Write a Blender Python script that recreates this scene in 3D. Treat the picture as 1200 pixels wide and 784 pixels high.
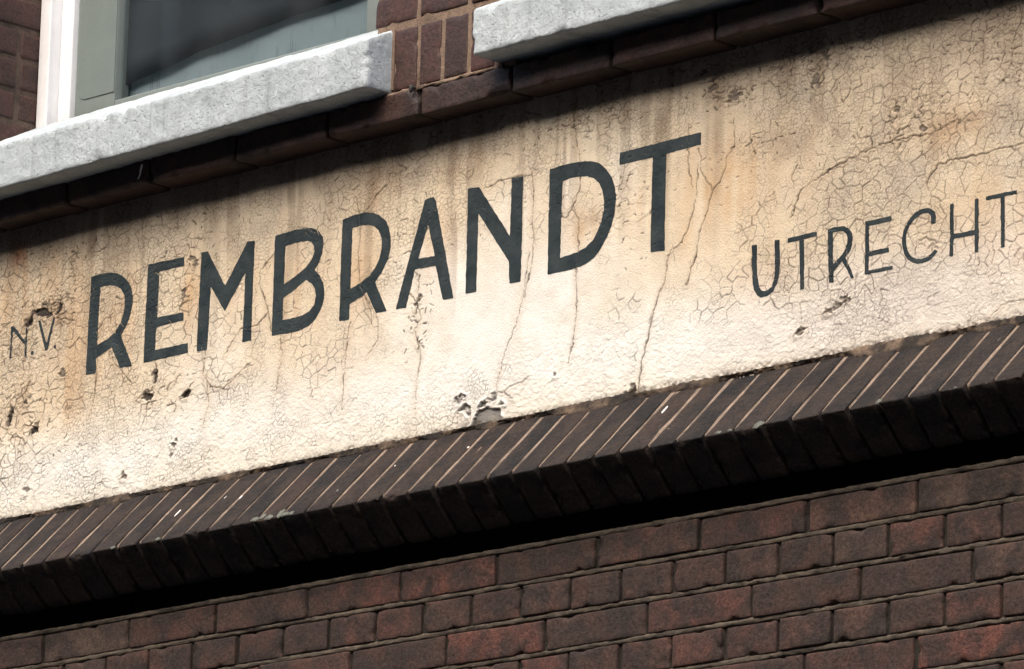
import bpy, bmesh, math, random
import numpy as np
from mathutils import Vector, Matrix

# ---------------------------------------------------------------- scene, camera, light
for o in list(bpy.data.objects):
    bpy.data.objects.remove(o, do_unlink=True)
SC = bpy.context.scene
COL = SC.collection
GZ = 3.9                      # height of the lettering's base line above the pavement

cam_d = bpy.data.cameras.new('camera')
cam_d.sensor_width = 36.0
cam_d.lens = 210.0
cam_d.clip_start = 0.1
cam_d.clip_end = 2000.0
cam = bpy.data.objects.new('camera', cam_d)
COL.objects.link(cam)
cam.matrix_world = Matrix(((0.701347, 0.149200, 0.697031, 7.58007),
                           (0.712311, -0.183638, -0.677414, -6.36137),
                           (0.026931, 0.971605, -0.235070, -2.29541 + GZ),
                           (0, 0, 0, 1)))
SC.camera = cam

SUN_EL, SUN_AZ = math.radians(50), math.radians(168)      # azimuth: 0 = +Y, clockwise from above
world = bpy.data.worlds.new('World')
SC.world = world
world.use_nodes = True
wn = world.node_tree.nodes
wl = world.node_tree.links
wn.clear()
sky = wn.new('ShaderNodeTexSky')
sky.sky_type = 'NISHITA'
sky.sun_disc = False
sky.sun_elevation = SUN_EL
sky.sun_rotation = SUN_AZ
sky.air_density = 1.0
sky.dust_density = 6.0
sky.ozone_density = 1.0
bg = wn.new('ShaderNodeBackground')
bg.inputs['Strength'].default_value = 0.15
wo = wn.new('ShaderNodeOutputWorld')
wl.new(sky.outputs[0], bg.inputs[0])
wl.new(bg.outputs[0], wo.inputs[0])

sun_d = bpy.data.lights.new('sun', 'SUN')
sun_d.energy = 0.75
sun_d.angle = math.radians(75)
sun_d.color = (1.0, 0.975, 0.94)
sun = bpy.data.objects.new('sun', sun_d)
COL.objects.link(sun)
sdir = Vector((math.sin(SUN_AZ) * math.cos(SUN_EL), math.cos(SUN_AZ) * math.cos(SUN_EL), math.sin(SUN_EL)))
sun.rotation_euler = (-sdir).to_track_quat('-Z', 'Y').to_euler()
sun.location = (0, -6, 12)

vs = SC.view_settings
vs.view_transform = 'Standard'
vs.look = 'None'
vs.gamma = 1.0
vs.use_curve_mapping = False
vs.exposure = 1.3

# ---------------------------------------------------------------- measured data (metres on the facade)
LETTERS = [
    ('N', [(-0.2043, 0.1163), (-0.1993, 0.1171), (-0.1664, 0.0855), (-0.1651, 0.1093), (-0.161, 0.1092), (-0.1604, 0.0576), (-0.1658, 0.0574), (-0.1665, 0.0781), (-0.1992, 0.1074), (-0.2006, 0.059), (-0.2052, 0.0579)], []),
    ('.', [(-0.1409, 0.0603), (-0.1413, 0.0586), (-0.1427, 0.0575), (-0.1447, 0.0573), (-0.1468, 0.0581), (-0.1484, 0.0596), (-0.1491, 0.0616), (-0.1487, 0.0633), (-0.1473, 0.0644), (-0.1453, 0.0646), (-0.1432, 0.0638), (-0.1416, 0.0622)], []),
    ('V', [(-0.1337, 0.1155), (-0.1274, 0.1156), (-0.1101, 0.0755), (-0.1075, 0.0731), (-0.0933, 0.1152), (-0.0876, 0.115), (-0.104, 0.0605), (-0.1069, 0.0589), (-0.1109, 0.0593)], []),
    ('.', [(-0.0805, 0.0619), (-0.0809, 0.06), (-0.0823, 0.0587), (-0.0843, 0.0585), (-0.0864, 0.0593), (-0.088, 0.061), (-0.0887, 0.0631), (-0.0883, 0.0651), (-0.0869, 0.0663), (-0.0849, 0.0666), (-0.0828, 0.0657), (-0.0812, 0.064)], []),
    ('R', [(0.0022, 0.1712), (0.018, 0.1727), (0.0338, 0.1729), (0.052, 0.1715), (0.0703, 0.1673), (0.0866, 0.1592), (0.1008, 0.1478), (0.1106, 0.1341), (0.1151, 0.1197), (0.1147, 0.1046), (0.1105, 0.0871), (0.1013, 0.0704), (0.0879, 0.0558), (0.1206, -0.0019), (0.0893, -0.0009), (0.0652, 0.039), (0.0454, 0.032), (0.0254, 0.0259), (0.0263, -0.0006), (0.0, 0.0)], [[(0.0286, 0.1493), (0.0422, 0.1496), (0.0581, 0.1479), (0.0718, 0.1442), (0.0835, 0.1369), (0.0919, 0.1249), (0.0946, 0.1108), (0.0922, 0.093), (0.085, 0.079), (0.0724, 0.0658), (0.0529, 0.0552), (0.0262, 0.0486)]]),
    ('E', [(0.1508, 0.1691), (0.243, 0.1677), (0.2439, 0.1519), (0.1808, 0.1516), (0.1799, 0.0727), (0.2475, 0.0712), (0.2483, 0.0567), (0.1787, 0.056), (0.1781, 0.0165), (0.2617, 0.0163), (0.2627, -0.0008), (0.1491, -0.0011)], []),
    ('M', [(0.2858, 0.1678), (0.3021, 0.1674), (0.3488, 0.101), (0.3996, 0.1682), (0.418, 0.1664), (0.4183, -0.0037), (0.3964, -0.0032), (0.398, 0.1153), (0.35, 0.0566), (0.3136, 0.1051), (0.3111, -0.0032), (0.2842, -0.0023)], []),
    ('B', [(0.468, 0.1663), (0.5076, 0.1682), (0.5435, 0.1676), (0.5616, 0.1639), (0.5754, 0.1569), (0.5848, 0.146), (0.5877, 0.133), (0.5854, 0.1178), (0.5781, 0.1034), (0.5675, 0.0926), (0.5801, 0.0812), (0.5896, 0.0688), (0.5939, 0.0541), (0.5925, 0.0388), (0.5857, 0.0228), (0.574, 0.0091), (0.5567, -0.0007), (0.5346, -0.005), (0.5122, -0.005), (0.4685, -0.0033)], [[(0.4944, 0.1446), (0.5177, 0.1461), (0.5447, 0.1454), (0.5574, 0.1418), (0.5641, 0.1338), (0.5659, 0.1241), (0.5607, 0.1124), (0.547, 0.1006), (0.5295, 0.0925), (0.5119, 0.0859), (0.4942, 0.08)], [(0.4945, 0.0574), (0.5131, 0.0638), (0.5306, 0.0714), (0.5481, 0.0786), (0.562, 0.0701), (0.5706, 0.0588), (0.573, 0.0465), (0.5692, 0.0331), (0.5577, 0.0241), (0.5422, 0.0202), (0.5199, 0.0191), (0.4943, 0.0193)]]),
    ('R', [(0.6319, 0.1665), (0.6574, 0.1694), (0.6831, 0.1694), (0.7041, 0.1658), (0.7206, 0.1588), (0.735, 0.1475), (0.7439, 0.1345), (0.7488, 0.119), (0.7491, 0.101), (0.744, 0.0823), (0.732, 0.0647), (0.7152, 0.0478), (0.7444, -0.0047), (0.7191, -0.004), (0.6951, 0.0347), (0.6851, 0.0297), (0.6553, 0.0213), (0.6552, -0.0048), (0.6309, -0.0036)], [[(0.6571, 0.1481), (0.6771, 0.149), (0.6934, 0.1473), (0.7075, 0.1429), (0.7195, 0.1337), (0.7271, 0.1194), (0.7287, 0.1044), (0.724, 0.0872), (0.7154, 0.0739), (0.7021, 0.0613), (0.6817, 0.0532), (0.6564, 0.0464)]]),
    ('A', [(0.8258, 0.1671), (0.8453, 0.1686), (0.851, 0.1621), (0.8988, -0.0073), (0.8741, -0.0067), (0.8557, 0.0527), (0.808, 0.054), (0.7893, -0.0062), (0.765, -0.0047)], [[(0.8345, 0.1243), (0.8527, 0.0694), (0.815, 0.0707)]]),
    ('N', [(0.9246, 0.1682), (0.95, 0.1668), (1.0238, 0.0739), (1.0243, 0.1692), (1.0507, 0.1671), (1.0518, -0.0051), (1.026, -0.0043), (1.0238, 0.0317), (0.9497, 0.1242), (0.9516, -0.0057), (0.9262, -0.0047)], []),
    ('D', [(1.1095, 0.168), (1.1395, 0.1697), (1.1723, 0.1691), (1.201, 0.1655), (1.2195, 0.1593), (1.2361, 0.1459), (1.2488, 0.1303), (1.2562, 0.1111), (1.2588, 0.0928), (1.2567, 0.0724), (1.2501, 0.0527), (1.2397, 0.0351), (1.2262, 0.018), (1.2124, 0.0069), (1.1944, 0.0), (1.1701, -0.0032), (1.1456, -0.0037), (1.1112, -0.0035)], [[(1.1392, 0.1433), (1.1568, 0.1453), (1.1772, 0.1445), (1.1936, 0.1419), (1.208, 0.1367), (1.2206, 0.1262), (1.2279, 0.113), (1.2316, 0.0974), (1.2314, 0.0796), (1.2267, 0.0625), (1.2191, 0.0489), (1.2094, 0.0356), (1.1955, 0.0275), (1.1773, 0.0225), (1.1611, 0.0212), (1.1386, 0.0195)]]),
    ('T', [(1.264, 0.1677), (1.4394, 0.17), (1.4396, 0.1494), (1.3658, 0.1483), (1.3663, -0.0061), (1.3353, -0.0039), (1.336, 0.1476), (1.2646, 0.1482)], []),
    ('U', [(1.5509, -0.0284), (1.5621, -0.0291), (1.5618, -0.0551), (1.5632, -0.0774), (1.5671, -0.0957), (1.5717, -0.1019), (1.5776, -0.1044), (1.5863, -0.1031), (1.5929, -0.0987), (1.5968, -0.0905), (1.5988, -0.0765), (1.599, -0.0612), (1.5983, -0.0287), (1.6088, -0.0289), (1.6096, -0.0629), (1.6082, -0.0825), (1.6036, -0.0971), (1.5951, -0.1078), (1.5836, -0.1126), (1.572, -0.1136), (1.5631, -0.1082), (1.557, -0.0996), (1.5532, -0.0868), (1.5512, -0.0644)], []),
    ('T', [(1.6248, -0.0298), (1.6846, -0.0287), (1.6847, -0.0362), (1.6588, -0.0365), (1.6596, -0.1137), (1.6512, -0.1139), (1.6487, -0.0368), (1.6255, -0.0369)], []),
    ('R', [(1.7061, -0.0288), (1.719, -0.0283), (1.7304, -0.0285), (1.7405, -0.0302), (1.7491, -0.0351), (1.7543, -0.0419), (1.7565, -0.0509), (1.7552, -0.0605), (1.7517, -0.0687), (1.7428, -0.0785), (1.7605, -0.1124), (1.7548, -0.113), (1.7358, -0.0834), (1.7189, -0.0959), (1.7186, -0.1129), (1.7092, -0.1125)], [[(1.7169, -0.0361), (1.7277, -0.0357), (1.7377, -0.0374), (1.7435, -0.0423), (1.7459, -0.0492), (1.7447, -0.0577), (1.7411, -0.0658), (1.7355, -0.0725), (1.7285, -0.0779), (1.7181, -0.0849)]]),
    ('E', [(1.7811, -0.0296), (1.834, -0.0299), (1.8341, -0.0371), (1.7889, -0.0375), (1.7896, -0.0766), (1.829, -0.0769), (1.8298, -0.0844), (1.7892, -0.0842), (1.7887, -0.1058), (1.8374, -0.1061), (1.8375, -0.1122), (1.7808, -0.1113)], []),
    ('C', [(1.9119, -0.0549), (1.9213, -0.0554), (1.9215, -0.0447), (1.9192, -0.0379), (1.9121, -0.0319), (1.9038, -0.0297), (1.8899, -0.0297), (1.8774, -0.034), (1.8664, -0.043), (1.8581, -0.0546), (1.8547, -0.068), (1.8558, -0.0811), (1.8601, -0.0926), (1.8673, -0.1024), (1.8771, -0.1083), (1.8883, -0.1119), (1.9008, -0.1122), (1.9104, -0.1095), (1.9187, -0.1054), (1.9255, -0.0991), (1.9199, -0.0949), (1.9131, -0.1002), (1.9048, -0.1038), (1.8937, -0.105), (1.884, -0.1034), (1.8742, -0.0982), (1.8671, -0.0895), (1.8633, -0.0791), (1.8625, -0.0682), (1.8652, -0.059), (1.8707, -0.0502), (1.8789, -0.0429), (1.8886, -0.0381), (1.8983, -0.0369), (1.9067, -0.0383), (1.9109, -0.0425), (1.9118, -0.0474)], []),
    ('H', [(1.9495, -0.0312), (1.9569, -0.0316), (1.957, -0.0781), (1.9967, -0.0788), (1.9976, -0.0319), (2.0052, -0.0321), (2.0053, -0.1132), (1.9977, -0.113), (1.9977, -0.0864), (1.9565, -0.0853), (1.956, -0.112), (1.9486, -0.1114)], []),
    ('T', [(2.0194, -0.032), (2.0778, -0.0318), (2.0779, -0.0377), (2.0549, -0.0378), (2.0551, -0.114), (2.048, -0.1139), (2.0467, -0.0381), (2.0195, -0.0378)], []),
]
CRACKS = [
    (1.0, [(1.4122, 0.1858), (1.4125, 0.1474), (1.4128, 0.1237), (1.4186, 0.0962), (1.4221, 0.0833)]),
    (1.0, [(1.433, 0.1452), (1.4393, 0.1309), (1.4399, 0.1072), (1.4521, 0.0904), (1.4643, 0.0731)]),
    (1.6, [(1.5064, 0.1777), (1.5082, 0.1539), (1.5087, 0.1333), (1.4943, 0.1212), (1.4908, 0.1042), (1.4816, 0.0853), (1.4644, 0.0722), (1.4589, 0.057), (1.4536, 0.0374), (1.4424, 0.0159), (1.4371, -0.0037), (1.4318, -0.0262), (1.4263, -0.0381), (1.4134, -0.0699)]),
    (1.5, [(1.4337, 0.1201), (1.4325, 0.0909), (1.4311, 0.0735), (1.4267, 0.0479), (1.4148, 0.0205), (1.4036, 0.0004), (1.3802, -0.0075), (1.3738, -0.0182)]),
    (1.6, [(1.3725, -0.0153), (1.3674, -0.054), (1.3435, -0.0968), (1.3323, -0.1415), (1.3207, -0.1769), (1.3157, -0.2179)]),
    (1.4, [(1.1739, 0.1823), (1.1781, 0.1425), (1.1779, 0.1246), (1.1684, 0.1052), (1.1606, 0.0946), (1.1776, 0.0753), (1.1783, 0.0527), (1.1765, 0.0232), (1.1723, -0.0089), (1.1758, -0.0273), (1.175, -0.0522)]),
    (1.4, [(1.1606, 0.0946), (1.1507, 0.0843), (1.1384, 0.0839)]),
    (0.9, [(1.1747, -0.0042), (1.177, -0.0707), (1.1722, -0.117), (1.1605, -0.1529)]),
    (1.2, [(1.1651, 0.276), (1.1602, 0.229), (1.1748, 0.1833)]),
    (1.3, [(1.0693, 0.1705), (1.0749, 0.1302), (1.0721, 0.0945), (1.0773, 0.0665), (1.0749, 0.0188), (1.0675, -0.004), (1.0603, -0.0328)]),
    (1.2, [(0.9609, 0.1604), (0.9942, 0.1684), (1.0235, 0.1694), (1.0694, 0.1659)]),
    (0.9, [(1.0688, 0.0416), (1.0582, -0.0283), (1.0464, -0.0645), (1.0219, -0.1131), (1.0041, -0.1627), (1.0021, -0.1956)]),
    (1.6, [(0.8175, 0.0439), (0.816, 0.0004), (0.8241, -0.0299), (0.8113, -0.0473), (0.8229, -0.0781), (0.8272, -0.0981), (0.8186, -0.1354), (0.8171, -0.1785)]),
    (1.3, [(0.6606, 0.2012), (0.6739, 0.166), (0.6757, 0.1295), (0.6723, 0.1038), (0.6768, 0.0572), (0.6898, 0.029), (0.7073, 0.0001), (0.7083, -0.0209)]),
    (1.3, [(0.7346, 0.2066), (0.712, 0.1957), (0.6989, 0.1782), (0.6807, 0.1698)]),
    (1.1, [(0.6907, 0.03), (0.724, -0.0144), (0.7256, -0.0487), (0.6992, -0.0739)]),
    (1.1, [(0.6578, -0.009), (0.6497, -0.0567), (0.6456, -0.1147), (0.644, -0.1535)]),
    (1.6, [(0.4642, 0.1345), (0.4446, 0.1204), (0.4317, 0.1067), (0.4352, 0.0841), (0.4528, 0.053), (0.4609, 0.0298), (0.4668, 0.0039)]),
    (1.2, [(0.4559, 0.0384), (0.4385, 0.0239), (0.4297, 0.019), (0.3887, 0.0206), (0.3544, -0.0198)]),
    (1.0, [(0.4902, -0.0122), (0.496, -0.0381), (0.4906, -0.0622), (0.4856, -0.0957)]),
    (1.3, [(1.6311, 0.0017), (1.6484, 0.04), (1.6722, 0.0496), (1.7079, 0.0617), (1.7552, 0.0739), (1.8141, 0.084), (1.8725, 0.0849), (1.919, 0.0833)]),
    (1.6, [(2.091, 0.0348), (2.034, 0.036), (1.9999, 0.0331), (1.9656, 0.0347), (1.9254, 0.0328), (1.9083, 0.0178), (1.9027, 0.0053)]),
    (0.9, [(1.6252, 0.2749), (1.6229, 0.2382)]),
    (1.0, [(1.6414, 0.0825), (1.6297, 0.0662), (1.6362, 0.0467)]),
    (1.0, [(2.0931, -0.1989), (2.0533, -0.1992), (2.031, -0.2132), (2.0086, -0.2318), (1.9748, -0.2486), (1.9465, -0.2575), (1.9181, -0.2709)]),
    (0.9, [(1.596, 0.0478), (1.5844, 0.0409), (1.573, 0.0296), (1.5586, 0.0187)]),
    (1.4, [(0.0262, -0.0193), (0.0271, 0.0211), (0.026, 0.0729), (0.0393, 0.0891), (0.0659, 0.0971)]),
    (1.0, [(0.0612, 0.0312), (0.0714, 0.0115), (0.1047, -0.0176), (0.1239, -0.0385)]),
    (1.5, [(0.1807, -0.0259), (0.1844, -0.0145), (0.1792, -0.0017)]),
    (1.0, [(0.3064, -0.0047), (0.3014, -0.0441), (0.321, -0.067), (0.3543, -0.0744), (0.4176, -0.0415)]),
    (1.0, [(0.3088, -0.0452), (0.3191, -0.0967), (0.3064, -0.1299)]),
    (1.0, [(0.0297, -0.0038), (0.0248, -0.0439), (0.0118, -0.0778)]),
    (1.6, [(1.3094, -0.2169), (1.2717, -0.2254)]),
    (5, [(-0.1662, 0.113), (-0.1576, 0.1208), (-0.1471, 0.1327)]),
    (2.2, [(-0.147, 0.1312), (-0.1306, 0.1241), (-0.1147, 0.1232), (-0.099, 0.1252)]),
    (4, [(-0.0805, 0.1178), (-0.0767, 0.1277), (-0.0775, 0.1399)]),
    (2.2, [(-0.1228, 0.1425), (-0.1089, 0.1373), (-0.0955, 0.1397)]),
    (1.6, [(-0.0955, 0.1397), (-0.0825, 0.1467), (-0.0752, 0.1396)]),
    (1.6, [(-0.0732, 0.1422), (-0.0554, 0.1454), (-0.0371, 0.1395)]),
    (2, [(-0.0842, 0.1064), (-0.0619, 0.1089), (-0.0343, 0.0986)]),
    (2.5, [(-0.2061, -0.0604), (-0.2001, -0.0492), (-0.1917, -0.0384), (-0.1974, -0.0225)]),
    (1.6, [(-0.1917, -0.0384), (-0.1794, -0.0191), (-0.1578, -0.0042), (-0.1453, 0.012)]),
    (1.8, [(-0.1384, -0.0849), (-0.1256, -0.0748), (-0.1173, -0.064)]),
    (1.5, [(-0.1664, -0.0735), (-0.1535, -0.0649), (-0.1349, -0.0705)]),
    (1.4, [(-0.1738, -0.035), (-0.1606, -0.0279), (-0.1638, -0.0154), (-0.1778, -0.0103)]),
    (1.4, [(-0.1511, -0.0981), (-0.1657, -0.0841), (-0.1886, -0.0809)]),
    (2, [(-0.0732, 0.0133), (-0.0616, 0.0071), (-0.0486, 0.0126)]),
    (3, [(0.1804, -0.0215), (0.1832, -0.0322), (0.1817, -0.0422)]),
    (2.5, [(0.1458, -0.059), (0.1585, -0.0535), (0.1736, -0.0513), (0.1826, -0.057)]),
    (2.2, [(0.244, -0.0748), (0.2566, -0.0708), (0.2713, -0.0656)]),
    (1.5, [(0.1353, -0.0648), (0.1458, -0.059)]),
    (1.6, [(0.2105, -0.0538), (0.2272, -0.046), (0.246, -0.0371)]),
    (1.5, [(0.2227, -0.0775), (0.2384, -0.0885), (0.2326, -0.0994)]),
    (1.4, [(0.1582, -0.0828), (0.1684, -0.0725), (0.1879, -0.0724)]),
    (1.6, [(-0.0578, 0.2136), (-0.0425, 0.2201), (-0.034, 0.2262)]),
    (1.8, [(0.2513, 0.1602), (0.2596, 0.1662), (0.2571, 0.1725)]),
    (1.8, [(0.2671, 0.1473), (0.2752, 0.1563), (0.2702, 0.1674)]),
    (1.4, [(0.2345, 0.1172), (0.2462, 0.1021), (0.2595, 0.0956)]),
    (1.4, [(0.2462, 0.1021), (0.2449, 0.0876), (0.2347, 0.0789)]),
    (2.5, [(1.2847, -0.2222), (1.2975, -0.2214), (1.3047, -0.2157), (1.3063, -0.2079)]),
    (2, [(0.9071, -0.181), (0.9166, -0.1755), (0.9221, -0.1679)]),
    (2.2, [(0.9156, -0.2003), (0.9309, -0.1942), (0.9444, -0.1919)]),
    (2, [(0.9657, -0.1936), (0.9808, -0.1862), (0.9962, -0.187)]),
    (1.4, [(0.9959, -0.1787), (1.0189, -0.1793), (1.0384, -0.1904)]),
    (1.2, [(1.0189, -0.1793), (1.0319, -0.1702), (1.0605, -0.1703), (1.0716, -0.1624)]),
    (1.4, [(1.6911, -0.1626), (1.7048, -0.1568), (1.7169, -0.1587)]),
    (1.6, [(1.6395, -0.1835), (1.6498, -0.1759), (1.6654, -0.1743)]),
    (1.3, [(1.7165, -0.1403), (1.7339, -0.1483), (1.751, -0.1444)]),
    (1.3, [(1.9116, 0.0952), (1.9251, 0.0862), (1.9368, 0.0893)]),
    (1.3, [(1.4977, 0.2091), (1.5101, 0.2149), (1.5226, 0.218)]),
    (1.8, [(1.4607, 0.2472), (1.4717, 0.2383), (1.4702, 0.2277)]),
    (1.4, [(1.4275, 0.2656), (1.4403, 0.266), (1.4492, 0.2698)]),
    (1.6, [(1.6873, 0.201), (1.6941, 0.2078), (1.6904, 0.2178)]),
    (1.5, [(1.9025, -0.0921), (1.9141, -0.0862), (1.9259, -0.0946)]),
    (1.2, [(1.8855, -0.0776), (1.9022, -0.0752), (1.9224, -0.085)]),
    (1.4, [(2.0102, -0.0763), (2.0233, -0.0734), (2.0314, -0.0658)]),
    (1.2, [(0.0999, -0.1933), (0.1149, -0.1881)]),
    (1.2, [(0.7964, 0.0148), (0.8088, 0.003), (0.8227, 0.0008)]),
    (1.5, [(0.8128, 0.0024), (0.8173, -0.0096), (0.8118, -0.02)]),
]
CHIPS = [(-0.1574, 0.1177, 0.014, 0.0056), (-0.1448, 0.1324, 0.006, 0.0042), (-0.0791, 0.1311, 0.005, 0.0085), (-0.1137, 0.1411, 0.01, 0.0028), (-0.062, 0.0131, 0.01, 0.0042), (0.1805, -0.023, 0.004, 0.0085), (0.1586, -0.055, 0.01, 0.0042), (0.2567, -0.0722, 0.01, 0.0035), (-0.1919, -0.0354, 0.004, 0.007), (-0.1998, -0.0523, 0.004, 0.0056), (-0.1235, -0.0721, 0.004, 0.0042), (-0.1565, -0.0225, 0.004, 0.0042), (-0.0494, 0.2228, 0.008, 0.0042), (0.2598, 0.1632, 0.006, 0.0056), (0.2711, 0.1525, 0.004, 0.0042), (0.8186, 0.0043, 0.004, 0.0035), (0.8197, -0.0648, 0.003, 0.007), (0.8112, -0.0058, 0.004, 0.0042), (0.2461, 0.1036, 0.004, 0.007), (0.9167, -0.1782, 0.005, 0.0056), (0.924, -0.1682, 0.004, 0.0028), (0.9979, -0.1818, 0.006, 0.0056), (0.9847, -0.1881, 0.006, 0.0035), (0.9347, -0.1919, 0.012, 0.0042), (0.9408, -0.1997, 0.006, 0.0042), (1.1323, -0.1686, 0.004, 0.0014), (1.2975, -0.2201, 0.012, 0.0035), (1.3047, -0.2157, 0.006, 0.0056), (1.6785, 0.2053, 0.008, 0.0085), (1.5101, 0.2163, 0.012, 0.0056), (1.4959, 0.2094, 0.01, 0.0028), (1.4402, 0.2673, 0.006, 0.0056), (1.4624, 0.2496, 0.01, 0.0028), (1.461, 0.2348, 0.01, 0.0042), (1.6969, 0.2434, 0.006, 0.007), (1.667, 0.2531, 0.004, 0.0056), (1.8418, 0.1301, 0.008, 0.0028), (1.8914, 0.0949, 0.004, 0.0042), (1.7082, -0.1561, 0.01, 0.0028), (1.7254, -0.1522, 0.006, 0.0028), (1.6481, -0.1795, 0.008, 0.0028), (1.6515, -0.1735, 0.004, 0.0042), (1.7423, -0.1418, 0.008, 0.0028), (0.1107, -0.1904, 0.008, 0.0042), (0.2336, -0.1519, 0.008, 0.0028), (0.2285, -0.173, 0.006, 0.0042), (-0.1452, -0.181, 0.006, 0.0042)]
HOLE = [(0.9405, -0.2286), (0.9505, -0.2201), (0.9586, -0.2065), (0.9676, -0.1992), (0.9857, -0.1976), (1.0116, -0.2023), (1.0156, -0.2167), (1.0208, -0.2199), (1.0159, -0.2258), (1.0196, -0.2324), (0.9924, -0.2359), (0.951, -0.2325)]
HOLES = [[(0.9071, -0.1756), (0.914, -0.1741), (0.9136, -0.1823), (0.9067, -0.183)], [(0.913, -0.1926), (0.9266, -0.1846), (0.9387, -0.1859), (0.9444, -0.1971), (0.9363, -0.1934), (0.9285, -0.1894), (0.9201, -0.1948)], [(0.9365, -0.1989), (0.9444, -0.1966), (0.9464, -0.2053), (0.9389, -0.2074)], [(0.9616, -0.1971), (0.9664, -0.1884), (0.9795, -0.1879), (0.9771, -0.1964)], [(0.9923, -0.1905), (0.9943, -0.1797), (1.0046, -0.1824), (1.0026, -0.1902)], [(1.0079, -0.1964), (1.0119, -0.1931), (1.021, -0.1983)], [(0.9269, -0.1679), (0.9325, -0.1697), (0.9306, -0.1733), (0.9264, -0.1717)], [(-0.1448, 0.1324), (-0.1223, 0.1349), (-0.0945, 0.1245), (-0.0985, 0.1176), (-0.1258, 0.1204)], [(-0.1706, 0.1107), (-0.16, 0.1227), (-0.1492, 0.1301), (-0.1437, 0.1171), (-0.1566, 0.107)], [(-0.0849, 0.117), (-0.0818, 0.1376), (-0.0729, 0.1392), (-0.0717, 0.121)], [(0.1481, -0.0608), (0.1606, -0.0523), (0.1783, -0.0579), (0.1724, -0.0673), (0.1594, -0.0683)], [(0.1739, -0.022), (0.1846, -0.0192), (0.1878, -0.0373), (0.1796, -0.0434)], [(0.2483, -0.0754), (0.2521, -0.0672), (0.2735, -0.0674), (0.2676, -0.0753)], [(-0.2038, -0.0607), (-0.2028, -0.0428), (-0.1899, -0.0326), (-0.1888, -0.0478), (-0.1946, -0.062)], [(-0.1432, -0.0813), (-0.1304, -0.0711), (-0.1167, -0.0731), (-0.125, -0.0839)], [(1.2884, -0.2228), (1.3011, -0.2179), (1.3064, -0.212), (1.3086, -0.223)]]
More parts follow.
